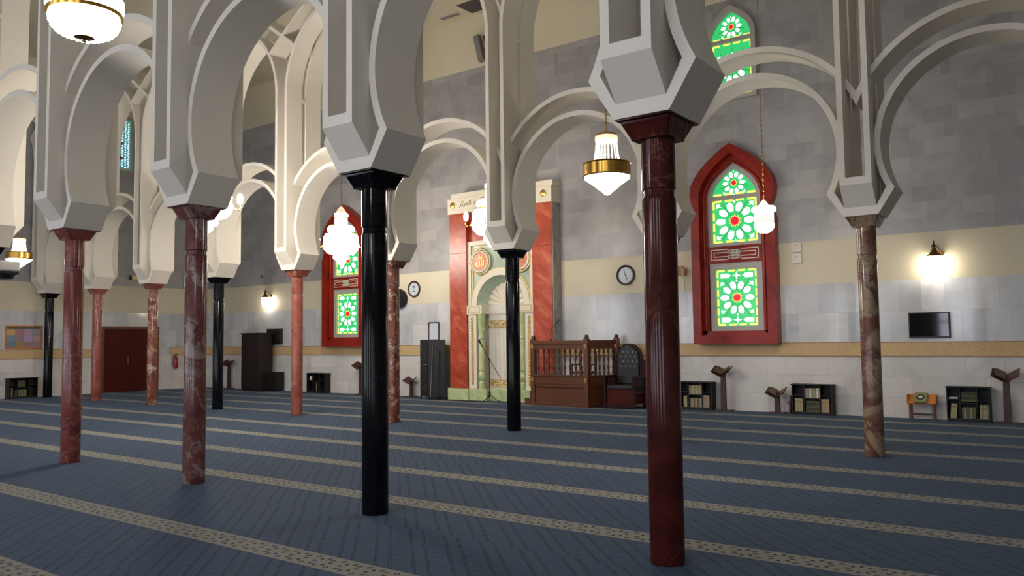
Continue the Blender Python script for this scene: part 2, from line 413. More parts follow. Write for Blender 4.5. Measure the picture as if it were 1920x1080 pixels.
# windows behind the camera (daylight side)
M['daypane'] = mat('daylit_pane', G(.7), .2, emit=(.86, .89, 1.0), estr=DAY)
wn = 10
for x in (-23.5, -19.0, -14.5, -10.0, -5.5, -1.0, 3.5):
    for z0, z1, hw in ((1.3, 3.9, .95), (6.2, 8.6, .85)):
        wn += 1
        b = MB(); b.box(x-hw, x+hw, YR, YR+.02, z0, z1)
        o = struct(b.build('window_%d' % wn, 'daypane'))
        f = MB()
        for k in range(4):
            xx = x-hw+2*hw*k/3; f.box(xx-.035, xx+.035, YR, YR+.06, z0, z1)
        for k in range(4):
            zz = z0+(z1-z0)*k/3; f.box(x-hw, x+hw, YR, YR+.06, zz-.035, zz+.035)
        f.build('window_frame', 'wood_stand', o)


# ------------------------------------------------------------------ columns, piers, arches
def make_column(mk):
    t = empty('marble_column')
    MB().lathe([(.118, 0), (.124, .01), (.124, 2.60), (.118, 2.625), (.113, 2.63), (.113, 2.68)], seg=40, cap=True).build('shaft', mk, t, smooth=30)
    MB().lathe([(.113, 2.675), (.1245, 2.682), (.1245, 3.06)], seg=40).build('collar', mk, t, smooth=30)
    b = MB()
    def ring(h, z, c):     # square with cut corners
        return [(x*h if abs(x) == 1 else x*h, y*h, z) for x, y in ((-1, -c), (-1, c), (-c, 1), (c, 1), (1, c), (1, -c), (c, -1), (-c, -1))]
    b.box(-.212, .212, -.248, .248, 3.176, 3.187)
    r = [ring(.148, 3.045, .9), ring(.153, 3.065, .9), ring(.198, 3.16, .92), ring(.2, 3.176, .95)]
    v = [p for q in r for p in q]; f = [tuple(range(8))[::-1], tuple(range(24, 32))]
    for i in range(3):
        for k in range(8): f.append((i*8+k, i*8+(k+1) % 8, (i+1)*8+(k+1) % 8, (i+1)*8+k))
    b.add(v, f); b.build('capital', mk, t)
    return t
def make_pier():
    t = empty('arcade_pier')
    b = MB()
    # foot of the horseshoe springers: open hexagonal shoe on the capital
    outer = [(-.43, 3.515), (-.22, 3.187), (.22, 3.187), (.43, 3.515)]
    inner = [(-.325, 3.53), (-.2, 3.30), (.2, 3.30), (.325, 3.53)]
    b.strip(outer, inner, -.26, .26); b.build('impost', 'cream', t)
    for sg, nm in ((-1, 'front_frame'), (1, 'rear_frame')):
        b = MB()
        poly = [(sg*.05, 3.30), (sg*.26, 3.30), (sg*.47, 3.57), (sg*.47, 3.67), (sg*.05, 3.67)]
        b.prism(poly, -.2, .2, 'x')
        y0, y1 = sorted((sg*.05, sg*.47))
        for sx in (-1, 1):
            x0, x1 = sorted((sx*.125, sx*.2)); b.box(x0, x1, y0, y1, 3.67, 7.1)
        b.build(nm, 'cream', t)
        for sx in (-1, 1):
            def rib(cx, ro, ri):
                def end(r): return math.degrees(math.acos((cx-1.4865)/r))
                # measured from the left-going mirror image: centre at -cx, from angle 0 to the mid-bay plane
                ao, ai = end(ro), end(ri)
                o_ = [(sx*-(cx-ro*math.cos(math.radians(ao*i/24))), 7.1+ro*math.sin(math.radians(ao*i/24))) for i in range(25)]
                i_ = [(sx*-(cx-ri*math.cos(math.radians(ai*i/24))), 7.1+ri*math.sin(math.radians(ai*i/24))) for i in range(25)]
                MB().strip(o_, i_, y0, y1).build('rib', 'cream', t, smooth=35)
            rib(1.9, 1.775, 1.7)
            f_ = lambda x: 8.02+.76*(x+.42)-.05*(x+.42)**2
            xs_ = [-.42+1.9065*i/20 for i in range(21)]
            MB().strip([(sx*x, f_(x)+.095) for x in xs_], [(sx*x, f_(x)) for x in xs_], y0, y1).build('upper_rib', 'cream', t, smooth=35)
    for sx in (-1, 1):
        x0, x1 = sorted((sx*.125, sx*.2)); MB().box(x0, x1, -.05, .05, 6.92, 7.0).build('tie', 'cream', t)
    return t
def make_arch():
    t = empty('horseshoe_arch')
    cx = S/2; n = 56
    MB().strip(arc(cx, 4.1, 1.21, 208.9, -28.9, n), arc(cx, 4.1, 1.29, 206.3, -26.3, n), -.26, .26).build('lower_ring', 'cream', t, smooth=35)
    ao = math.degrees(math.acos(cx/1.67)); ai = math.degrees(math.acos(cx/1.59))
    MB().strip(arc(cx, 4.1, 1.67, 180-ao, ao, n), arc(cx, 4.1, 1.59, 180-ai, ai, n), -.26, .26).build('upper_ring', 'cream', t, smooth=35)
    return t
protos = {}
def column(mk, x, y, label):
    if mk not in protos: o = protos[mk] = make_column(mk); o.location = (x, y, 0); o.rotation_euler = (0, 0, 0)
    else: o = copy_tree(protos[mk]); o.location = (x, y, 0)
    tag(o, label, 'column', 'marble columns of the two arcades'); return o
FRONT = [(0, 'darkred', 'tall dark red marble column nearest the camera, right of centre'),
         (1, 'black', 'black polished marble column left of centre in the front row'),
         (2, 'mottled', 'front row column of mottled grey and maroon marble'),
         (3, 'plainred', 'plain reddish column at far left of the front row, under the brightest round lamp'),
         (4, 'black', 'black capital cut off by the left edge of the photo')]
REAR = [(-1, 'pale', 'red and cream mottled column at the right, left of the wall screen'),
        (0, 'mottled', 'column hidden behind the tall dark red column nearest the camera'),
        (1, 'black', 'black column standing in front of the prayer niche'),
        (2, 'patchy', 'blotchy brown-red column just right of the big black column'),
        (3, 'salmon', 'salmon pink column left of the left red-framed window'),
        (4, 'black', 'black column behind and right of the mottled grey and maroon column'),
        (5, 'patchy', 'cream-veined red column in front of the brown double door'),
        (6, 'salmon', 'plain pink-red column left of the brown double door'),
        (7, 'black', 'thin black column by the left wall beside the notice board')]
names_f = {-1: 'the near right edge', 0: 'the tall dark red column', 1: 'the front black column', 2: 'the front mottled column', 3: 'the front reddish column', 4: 'the left picture edge'}
names_r = {-2: 'the right picture edge', -1: 'the right pale column', 0: 'the hidden rear column', 1: 'the niche column', 2: 'the blotchy column', 3: 'the salmon column', 4: 'the rear black column', 5: 'the cream-veined column', 6: 'the pink-red column', 7: 'the left-wall column'}
for k, mk, lb in FRONT: column(mk, XA-k*S, Y1, lb)
for k, mk, lb in REAR: column(mk, XB-k*S, Y2, lb)
p0 = make_pier(); first = True
for row, y, x0, ks, nm in (('front', Y1, XA, range(-1, 5), names_f), ('rear', Y2, XB, range(-2, 8), names_r)):
    for k in ks:
        o = p0 if first else copy_tree(p0); first = False
        o.location = (x0-k*S, y, 0)
        tag(o, 'cream slotted pier rising above %s' % nm[k], 'pier', 'cream piers of the two arcades')
a0 = make_arch(); first = True
for row, y, x0, ks, nm in (('front', Y1, XA, range(0, 5), names_f), ('rear', Y2, XB, range(-1, 8), names_r)):
    for k in ks:
        o = a0 if first else copy_tree(a0); first = False
        o.location = (x0-k*S, y, 0)
        tag(o, 'cream horseshoe arch between %s and %s' % (nm[k], nm[k-1]), 'arch', 'cream horseshoe arches of the two arcades')

# ------------------------------------------------------------------ stained glass windows
def star_pts(n, R, r, cx=0, cz=0, rot=PI/2):
    return [(cx+(R if i % 2 == 0 else r)*math.cos(rot+PI*i/n), cz+(R if i % 2 == 0 else r)*math.sin(rot+PI*i/n)) for i in range(2*n)]
def inside(poly, x, z):
    c = False; n = len(poly)
    for i in range(n):
        (x1, z1), (x2, z2) = poly[i], poly[(i+1) % n]
        if (z1 > z) != (z2 > z) and x < (x2-x1)*(z-z1)/(z2-z1)+x1: c = not c
    return c
def fan(b, pts, y, c, mk):           # star polygon as a fan, thin
    v = [(c[0], y, c[1])] + [(p[0], y, p[1]) for p in pts]; n = len(pts)
    b.add(v, [(0, i+1, (i+1) % n+1) for i in range(n)], mk)
def piece(b, pts, y, mk, clip=None):
    if clip and not all(inside(clip, *p) for p in pts): return
    b.prism(pts, y, y+.004, 'y', mk)
def petal(cx, cz, ang, rc, L, W):
    ca, sa = math.cos(ang), math.sin(ang); out = []
    for u, v in ((-L/2, -W*.28), (-L/2, W*.28), (-L*.1, W/2), (L*.3, W*.42), (L/2, 0), (L*.3, -W*.42), (-L*.1, -W/2)):
        r = rc+u; out.append((cx+r*ca-v*sa, cz+r*sa+v*ca))
    return out
def glass_panel(name, outline, stars, y, cols, parent, bars=(), R=.12):
    GR, DG, WT, YE, RE = cols
    b = MB(); b.prism(outline, y, y+.01, 'y', GR)
    xs = [p[0] for p in outline]; zs = [p[1] for p in outline]; x0, x1, z0, z1 = min(xs), max(xs), min(zs), max(zs)
    W = x1-x0; yy = y-.004
    # yellow border glass
    bw = W*.045; rect = len(outline) == 4
    nz = max(3, int((z1-z0)/.2))
    for k in range(nz):
        a, c = z0+(z1-z0)*(k+.12)/nz, z0+(z1-z0)*(k+.88)/nz
        for sx in (0, 1):
            xa = x0+.01 if sx == 0 else x1-bw-.01
            piece(b, [(xa, a), (xa+bw, a), (xa+bw, c), (xa, c)], yy, YE, None if rect else outline)
    for k in range(4):
        a, c = x0+W*(k+.15)/4, x0+W*(k+.85)/4
        for sz in ((0, 1) if rect else (0,)):
            za = z0+.01 if sz == 0 else z1-bw-.01
            piece(b, [(a, za), (c, za), (c, za+bw), (a, za+bw)], yy, YE)
    for (cx, cz, s) in stars:
        # darker green strapwork rays
        for i in range(10):
            a = PI/2+2*PI*(i+.5)/10 - PI/10
            q = petal(cx, cz, a+PI/10, .0, 0, 0)
            ca, sa = math.cos(a), math.sin(a); r1, r2, ww = R*s*1.2, R*s*4.6, .009
            pts = [(cx+r1*ca-ww*sa, cz+r1*sa+ww*ca), (cx+r1*ca+ww*sa, cz+r1*sa-ww*ca), (cx+r2*ca+ww*sa, cz+r2*sa-ww*ca), (cx+r2*ca-ww*sa, cz+r2*sa+ww*ca)]
            piece(b, pts, y-.002, DG, outline)
        for i in range(10):
            piece(b, petal(cx, cz, PI/2+2*PI*(i+.5)/10, R*s*2.6, R*s*1.7, R*s*1.2), yy, WT, outline)
        fan(b, star_pts(10, R*s*1.2, R*s*.75, cx, cz), y-.006, (cx, cz), YE)
        fan(b, star_pts(10, R*s*.95, R*s*.64, cx, cz), y-.009, (cx, cz), RE)
        k = R*s
        for sx in (-1, 1):
            for sz in (-1, 1):
                ox, oz = cx+sx*k*2.9, cz+sz*k*2.75
                piece(b, [(ox+sx*k*.45, oz-sz*k*.4), (ox+sx*k*.45, oz+sz*k*.4), (ox-sx*k*.35, oz+sz*k*.4), (ox-sx*k*.1, oz+sz*k*.1), (ox-sx*k*.55, oz-sz*k*.2), (ox+sx*k*.05, oz-sz*k*.15)], yy, WT, outline)
            ox = cx+sx*k*3.25
            piece(b, [(ox+sx*k*.25, cz-k*.22), (ox+sx*k*.25, cz+k*.22), (ox-sx*k*.25, cz)], yy, WT, outline)
        for sz in (-1, 1):
            oz = cz+sz*k*3.3
            piece(b, [(cx-k*.2, oz+sz*k*.25), (cx+k*.2, oz+sz*k*.25), (cx, oz-sz*k*.3)], yy, WT, outline)
    for (cx, cz, s) in bars:
        for sx in (-1, 1):
            ox = cx+sx*W*.25
            piece(b, [(ox+sx*W*.14, cz-.05), (ox+sx*W*.14, cz+.05), (ox-sx*W*.04, cz+.05), (ox-sx*W*.11, cz), (ox-sx*W*.04, cz-.05)], yy, WT, outline)
        fan(b, star_pts(4, .1, .03, cx, cz), yy, (cx, cz), WT)
    return b.build(name, None, parent)
GRN = ('gl_green', 'gl_dgreen', 'gl_white', 'gl_yellow', 'gl_red')
BLU = ('gb_teal', 'gb_teal', 'gb_white', 'gb_green', 'gb_red')
def tab(t):
    T = ((0, 1), (.157, .965), (.35, .87), (.55, .70), (.745, .44), (.88, .22), (1, 0))
    for (a, x), (b_, y) in zip(T, T[1:]):
        if t <= b_: return x+(y-x)*(t-a)/(b_-a)
    return 0
def pointed(hw, zb, zs, za, n=10):       # rectangle topped by a pointed arch: left side up, apex, right side down
    L = [(-hw, zb), (-hw, zb+(zs-zb)*.5), (-hw, zs)]
    for i in range(1, n): L.append((-hw*tab(i/n), zs+(za-zs)*i/n))
    L.append((0, za))
    return L+[(-x, z) for x, z in L[:-1][::-1]]
def shift(pts, dx): return [(x+dx, z) for x, z in pts]
def frame_outer():
    L = [(-.935, 1.64), (-.935, 2.8), (-.935, 4.14), (-.84, 4.38), (-.925, 4.6), (-.95, 4.78), (-.925, 4.97), (-.83, 5.14), (-.70, 5.31), (-.54, 5.46), (-.36, 5.60), (-.19, 5.72), (0, 5.83)]
    return L+[(-x, z) for x, z in L[:-1][::-1]]
def resamp(pts, n):
    P = [Vector((a, b)) for a, b in pts]; d = [0]
    for i in range(1, len(P)): d.append(d[-1]+(P[i]-P[i-1]).length)
    out = []; j = 0
    for k in range(n+1):
        s = d[-1]*k/n
        while j < len(d)-2 and d[j+1] < s: j += 1
        t = (s-d[j])/(d[j+1]-d[j]); q = P[j].lerp(P[j+1], min(max(t, 0), 1)); out.append((q.x, q.y))
    return out
def radial(outer, cxz, hw, zb, zs, za): return None
def red_window(idx, cx):
    root = empty('window_%d' % idx); root['kind'] = 'structure'
    N = 64
    # build each half separately so bottoms, corners and apex match
    def half(o): return o[:13]
    def ring(b, O, I, y0, y1, mk):
        b.strip(shift(O, cx), shift(I, cx), y0, y1, 'y', mk)
    O = frame_outer()
    M1 = pointed(.74, 1.6, 4.72, 5.56, 10)      # 13 points a side, same count as the outer outline
    q = [(-.74, z) for z in (1.64, 2.8, 4.14, 4.38, 4.56)]
    q += [(-.74*tab(i/8), 4.68+.93*i/8) for i in range(1, 9)]
    M1 = q[:12]+[(0, q[12][1])]+[(-x, z) for x, z in q[:12][::-1]]
    mm = M1; M2 = [(-.74, 1.64), (-.74, 3.1), (-.74, 4.70)] + [(-.74*tab(i/10), 4.68+.93*i/10) for i in range(1, 10)]
    M2 = M2+[(0, q[12][1])]+[(-x, z) for x, z in M2[::-1]]
    I1 = pointed(.61, 1.73, 4.70, 5.42, 10)
    F1 = pointed(.515, 3.66, 4.67, 5.29, 10)
    b = MB(); ring(b, O, M1, 16.87, YW, 'redframe'); b.box(cx-.935, cx+.935, 16.87, YW, 1.45, 1.64, 'redframe')
    b.build('surround', None, root, smooth=30)
    b = MB(); ring(b, M2, I1, 17.0, YW, 'redframe'); b.box(cx-.74, cx+.74, 17.0, YW, 1.62, 1.73, 'redframe'); b.build('inner_surround', None, root, smooth=30)
    b = MB()
    for sx in (-1, 1):
        pts = [(cx+sx*.665, 16.985, z) for z in (1.74, 2.5, 3.3, 4.1, 4.72)] + [(cx+sx*abs(x)*1.08, 16.985, z+.03) for x, z in I1[3:13]]
        b.tube(pts, .028, 10, 'redframe')
    b.build('roll_moulding', None, root, smooth=40)
    b = MB()
    I2 = pointed(.61, 3.66, 4.70, 5.42, 10); F2 = pointed(.515, 3.66, 4.67, 5.29, 10)
    ring(b, I2, F2, 17.06, YW, 'alu'); b.box(cx-.61, cx+.61, 17.06, YW, 3.59, 3.66, 'alu'); b.box(cx-.514, cx+.514, 17.065, YW, 4.62, 4.71, 'alu')
    sq = [(-.59, 1.73), (-.59, 3.22), (.59, 3.22), (.59, 1.73)]; si = [(-.465, 1.835), (-.465, 3.08), (.465, 3.08), (.465, 1.835)]
    b.strip(shift(sq, cx), shift(si, cx), 17.06, YW, 'y', 'alu', closed=True); b.build('sash', None, root)
    b = MB(); b.box(cx-.61, cx+.61, 17.03, YW, 3.22, 3.59, 'redframe')
    def line(p, q, w_=.009):
        p = Vector(p); q = Vector(q); d = (q-p).normalized(); n_ = Vector((-d.y, d.x))*w_; e = d*w_
        b.prism([tuple(p+n_-e), tuple(p-n_-e), tuple(q-n_+e), tuple(q+n_+e)], 17.022, 17.031, 'y', 'ivory')
    zc = 3.405
    for sx in (-1, 1):
        for h, a, c in ((.11, .53, .12), (.045, .47, .12)):
            xo, xi = cx+sx*a, cx+sx*c
            line((xo, zc-h), (xo, zc+h)); line((xo, zc-h), (xi+sx*.04, zc-h)); line((xo, zc+h), (xi+sx*.04, zc+h))
            line((xi+sx*.04, zc+h), (xi-sx*.02, zc+h*.3)); line((xi+sx*.04, zc-h), (xi-sx*.02, zc-h*.3))
    for i in range(-3, 4):
        if i < 3:
            line((cx+i*.04, zc-.09), (cx+(i+2)*.04-.02, zc+.09)); line((cx+i*.04, zc+.09), (cx+(i+2)*.04-.02, zc-.09))
    b.build('transom', None, root)
    y = 17.11
    ap = shift([(-.515, 4.71)] + [p for p in F1 if p[1] > 4.72] + [(.515, 4.71)], cx)
    glass_panel('pane', ap, [(cx, 4.98, .62)], y, GRN, root)
    glass_panel('pane', [(cx-.515, 3.66), (cx+.515, 3.66), (cx+.515, 4.63), (cx-.515, 4.63)], [(cx, 4.14, 1.0)], y, GRN, root, R=.126)
    glass_panel('pane', [(cx-.465, 1.835), (cx+.465, 1.835), (cx+.465, 3.08), (cx-.465, 3.08)], [(cx, 2.455, 1.0)], y, GRN, root, bars=((cx, 1.97, 1), (cx, 2.94, 1)), R=.109)
    return root
red_window(1, -6.6); red_window(2, -19.06)
def upper_window(idx, cx):
    root = empty('window_%d' % idx); root['kind'] = 'structure'
    O = pointed(.56, 6.9, 8.3, 8.95, 10); I = pointed(.46, 6.9, 8.25, 8.8, 10)
    b = MB(); b.strip(shift(O, cx), shift(I, cx), 17.0, YW, 'y', 'alu'); b.box(cx-.56, cx+.56, 17.0, YW, 6.82, 6.90, 'alu'); b.box(cx-.458, cx+.458, 17.03, YW, 8.12, 8.2, 'alu')
    b.build('window_frame', None, root, smooth=30)
    ap = shift([(-.46, 8.2)] + [p for p in I if p[1] > 8.21] + [(.46, 8.2)], cx)
    glass_panel('pane', ap, [(cx, 8.47, .62)], 17.09, GRN, root, R=.11)
    glass_panel('pane', [(cx-.46, 6.9), (cx+.46, 6.9), (cx+.46, 8.12), (cx-.46, 8.12)], [(cx, 7.54, 1.0)], 17.09, GRN, root, R=.1)
    return root
upper_window(3, -6.55); upper_window(4, -19.06)
# blue window high on the left wall (built facing -Y, then turned to face +X)
root = empty('window_5'); root['kind'] = 'structure'
b = MB(); b.strip([(-.42, 7.45), (-.42, 9.35), (.42, 9.35), (.42, 7.45)], [(-.33, 7.55), (-.33, 9.25), (.33, 9.25), (.33, 7.55)], -.08, 0, 'y', 'alu', closed=True)
b.build('window_frame', None, root)
gp = glass_panel('pane', [(-.33, 7.55), (.33, 7.55), (.33, 9.25), (-.33, 9.25)], [], -.03, BLU, root)
b = MB()
for i in range(20):
    for j in range(6):
        x = -.26+.104*j; z = 7.62+.086*i+(.04 if j % 2 else 0)
        if z > 9.2 or min(math.hypot(x, z-q) for q in (7.92, 8.42, 8.92)) < .07: continue
        b.prism(petal(x, z, (.5+i*1.1+j*.7), 0, .085, .06), -.034, -.031, 'y', 'gb_white')
for q in (7.92, 8.42, 8.92): fan(b, star_pts(10, .075, .055, 0, q), -.036, (0, q), 'gb_red')
b.build('glass_pieces', None, gp)
root.location = (XL, 13.95, 0); root.rotation_euler = (0, 0, PI/2)

# ------------------------------------------------------------------ prayer niche
Ym = 16.75; CXm = -12.88
niche = empty('prayer_niche', (0, 0, 0), 0, 'tall prayer niche of orange marble pilasters round a carved ivory and green arch', 'prayer niche')
M['greymarble'] = stone('grey_veined_marble', lin(132, 130, 126), lin(158, 156, 152), lin(172, 168, 162), 2.5, .25)
MB().box(-14.58, -14.5, Ym+.02, YW, 0, 5.48).build('side_cladding', 'greymarble', niche); MB().box(-11.26, -11.18, Ym+.02, YW, .0, 5.6).build('side_cladding', 'greymarble', niche)
b = MB(); b.box(-14.6, -11.17, Ym-.03, YW, 5.04, 5.46); b.box(-14.5, -11.15, Ym-.0, YW, 5.46, 5.60)
lt = b.build('lintel', 'ivory', niche, bevel=.008)
for x in (-14.42, -11.42):
    MB().lathe([(.0, -.035), (.03, -.03), (.05, -.018), (.085, -.012), (.095, 0)], (x, Ym-.03, 5.27), 28, None, 'y').build('gilt_boss', 'gold', lt, smooth=40)
for x0, x1 in ((-14.57, -13.97), (-11.8, -11.2)):
    b = MB(); zs = [.31, 1.0, 2.42, 3.95, 5.04]
    for i in range(4): b.box(x0, x1, Ym, YW, zs[i]+.004, zs[i+1])
    b.build('pilaster', 'orangemarble', niche, bevel=.004)
b = MB(); b.box(-13.97, -11.8, Ym+.12, YW, 4.24, 5.04); b.build('upper_panel', 'orangemarble', niche)
b = MB(); b.box(-14.62, -13.9, Ym-.05, YW, 0, .31); b.box(-13.9, -13.3, Ym-.02, YW, 0, .31); b.box(-12.4, -11.8, Ym-.02, YW, 0, .31); b.box(-11.8, -11.17, Ym-.05, YW, 0, .31); b.box(-13.3, -12.4, Ym+.12, YW, 0, .31)
b.build('plinth', 'greenonyx', niche, bevel=.006)
# ivory panel with round arch opening
Yp = 16.86; zs0 = 2.5
b = MB()
arcO = arc(CXm, zs0, .92, 180, 0, 40)
outer = []
for i, (x, z) in enumerate(arcO):
    t = i/40
    a = math.radians(180-180*t); ca, sa = math.cos(a), math.sin(a)
    k = min(1.06/max(abs(ca), 1e-4), 1.73/max(sa, 1e-4)); outer.append((CXm+k*ca, zs0+k*sa))
b.strip(outer, arcO, Yp, YW, 'y'); b.build('spandrel', 'palegreen', niche)
b = MB()
b.strip([(-13.975, 2.5), (-13.975, 4.245), (-11.795, 4.245), (-11.795, 2.5)], [(-13.86, 2.5), (-13.86, 4.13), (-11.9, 4.13), (-11.9, 2.5)], Yp-.06, YW-.01, 'y')
b.build('panel_border', 'ivory', niche)
b = MB()
b.box(-13.84, -13.81, Yp-.03, Yp, 2.55, 4.08); b.box(-11.95, -11.92, Yp-.03, Yp, 2.55, 4.08); b.box(-13.84, -11.92, Yp-.03, Yp, 4.06, 4.09)
b.build('panel_bead', 'ivory_gold', niche)
b = MB(); b.strip(arc(CXm, zs0, .95, 180, 0, 40), arc(CXm, zs0, .79, 180, 0, 40), Yp-.07, YW, 'y'); b.build('arch_ring', 'ivory', niche, smooth=35)
b = MB(); b.strip(arc(CXm, zs0, .99, 180, 0, 40), arc(CXm, zs0, .95, 180, 0, 40), Yp-.04, Yp+.02, 'y'); b.build('arch_bead', 'ivory_gold', niche, smooth=35)
# splayed green soffit
b = MB(); A = arc(CXm, zs0, .79, 180, 0, 40); B = arc(CXm, zs0, .6, 180, 0, 40)
v = [(x, Yp-.03, z) for x, z in A] + [(x, YW-.06, z) for x, z in B] + [(x, YW-.02, z) for x, z in B]+[(x, YW-.02, z) for x, z in A]
f = [(i, i+1, 42+i, 41+i) for i in range(40)] + [(41+i, 42+i, 83+i, 82+i) for i in range(40)]
b.add(v, f); b.build('arch_soffit', 'palegreen', niche, smooth=35)
# scallop shell
b = MB(); NR = 11
for i in range(NR):
    v = []; K = 6
    for k in range(K+1):
        u = k/K; a = math.radians(180-180*(i+u)/NR); bul = math.sin(PI*u)
        for r, dp in ((.07, .0), (.3, .02), (.56, .05), (.6+.02*bul, .03)):
            v.append((CXm+r*math.cos(a), YW-.03-dp*(.35+bul), zs0+r*math.sin(a)))
    b.add(v, [(k*4+j, k*4+j+1, k*4+j+5, k*4+j+4) for k in range(K) for j in range(3)])
b.build('scallop_shell', 'ivory', niche)
b = MB(); b.box(CXm-.62, CXm+.62, YW-.06, YW-.005, 2.28, 2.52); b.box(CXm-.62, CXm+.62, YW-.04, YW-.005, .31, 2.28)
for i in range(9):
    x = CXm-.52+i*.13; b.box(x-.012, x+.012, YW-.055, YW-.03, .62, 1.82)
b.build('niche_back', 'white', niche)
for z0, z1 in ((1.92, 2.12), (.36, .55)):
    MB().box(CXm-.6, CXm+.6, YW-.075, YW-.03, z0, z1).build('gilt_frieze', 'goldcarve', niche)
for sx in (-1, 1):
    xa, xb = sorted((CXm+sx*1.07, CXm+sx*.6))
    o = MB().box(xa-.02, xb+.02, Ym-.0, YW, 2.28, 2.52).build('impost_block', 'ivory', niche, bevel=.006)
    b = MB()
    for q in (.03, .055):
        b.strip([(xa+q, 2.28+q), (xa+q, 2.52-q), (xb-q, 2.52-q), (xb-q, 2.28+q)], [(xa+q+.008, 2.288+q), (xa+q+.008, 2.512-q), (xb-q-.008, 2.512-q), (xb-q-.008, 2.288+q)], Ym-.005, Ym+.002, 'y', closed=True)
    b.build('gilt_line', 'gold', o)
    xa, xb = sorted((CXm+sx*1.07, CXm+sx*.8)); xm = (xa+xb)/2
    o = MB().box(xa, xb, Ym+.04, YW, .31, 2.28).build('jamb', 'ivory', niche, bevel=.005)
    b = MB(); n = 60
    for ph in (0, PI):
        b.tube([(xm+.035*math.sin(ph+i*PI*22/n), Ym+.03+.008*math.cos(ph+i*PI*22/n), .42+1.78*i/n) for i in range(n+1)], .013, 6)
    b.build('gilt_braid', 'gold', o, smooth=60)
    xc = CXm+sx*.68
    prof = [(.085, 0), (.085, .16), (.055, .2), (.1, .26), (.105, .36), (.07, .46), (.085, .48), (.082, 1.25), (.08, 1.3), (.1, 1.33), (.075, 1.38), (.07, 1.5), (.1, 1.62), (.09, 1.66), (.1, 1.7), (.11, 1.97)]
    MB().lathe(prof, (xc, Ym+.12, .31), 24).build('colonnette', 'greenonyx', niche, smooth=35)
    # medallion
    xk = CXm+sx*.66; zk = 3.68
    o = MB().lathe([(.0, -.02), (.235, -.02), (.24, 0)], (xk, Yp-.05, zk), 40, None, 'y').build('medallion', 'pinkstone', niche, smooth=30)
    MB().torus((xk, Yp-.06, zk), .27, .035, 'y', 40, 8).build('medallion_rim', 'ivory', o, smooth=60)
    MB().torus((xk, Yp-.05, zk), .335, .022, 'y', 40, 8).build('medallion_rim', 'ivory_gold', o, smooth=60)
    b = MB()
    for dx, dz in ((0, .35), (-.35 if sx < 0 else .35, 0), (.2*-sx, -.3)): b.torus((xk+dx, Yp-.06, zk+dz), .035, .018, 'y', 16, 6)
    b.build('gilt_knot', 'ivory_gold', o, smooth=60)
# lettering
def text(s, size, x, y, z, mk, parent, ext=.004, name='inscription', rz=0, align='CENTER'):
    cu = bpy.data.curves.new(name, 'FONT'); cu.body = s; cu.size = size; cu.extrude = ext; cu.align_x = align; cu.align_y = 'CENTER'
    cu.materials.append(M[mk]); o = bpy.data.objects.new(name, cu); col.objects.link(o); o.parent = parent
    o.location = (x, y, z); o.rotation_euler = (PI/2, 0, rz)
    bpy.context.view_layer.update(); dg = bpy.context.evaluated_depsgraph_get()
    me = bpy.data.meshes.new_from_object(o.evaluated_get(dg)); bpy.data.objects.remove(o)
    o = bpy.data.objects.new(name, me); col.objects.link(o); o.parent = parent
    o.location = (x, y, z); o.rotation_euler = (PI/2, 0, rz); return o
M['letter'] = mat('bronze_lettering', lin(150, 118, 84), .4, .2)
# joined letter forms written in visual order, left to right
def rev(*cps): return ''.join(chr(c) for c in reversed(cps))
w_masjid = rev(0xFE8D, 0xFEDF, 0xFEE4, 0xFEB4, 0xFEA0, 0xFEAA)
w_markaz = rev(0xFE8D, 0xFEDF, 0xFEE4, 0xFEAE, 0xFEDB, 0xFEB0)
w_kr = rev(0xFEE3, 0xFEDB, 0xFEAE)
text(w_markaz+' '+w_masjid+'  '+w_kr, .185, -14.18, Ym-.033, 5.29, 'letter', lt, align='LEFT')
for sx in (-1, 1):
    text(rev(0xFE8D, 0xFEDF, 0xFEE0, 0xFEEA), .26, CXm+sx*.66, Yp-.073, 3.62, 'gold', niche, .006, 'gilt_letters')
    text(rev(0xFE9D, 0xFEDE), .12, CXm+sx*.66+.03, Yp-.073, 3.80, 'gold', niche, .006, 'gilt_letters')

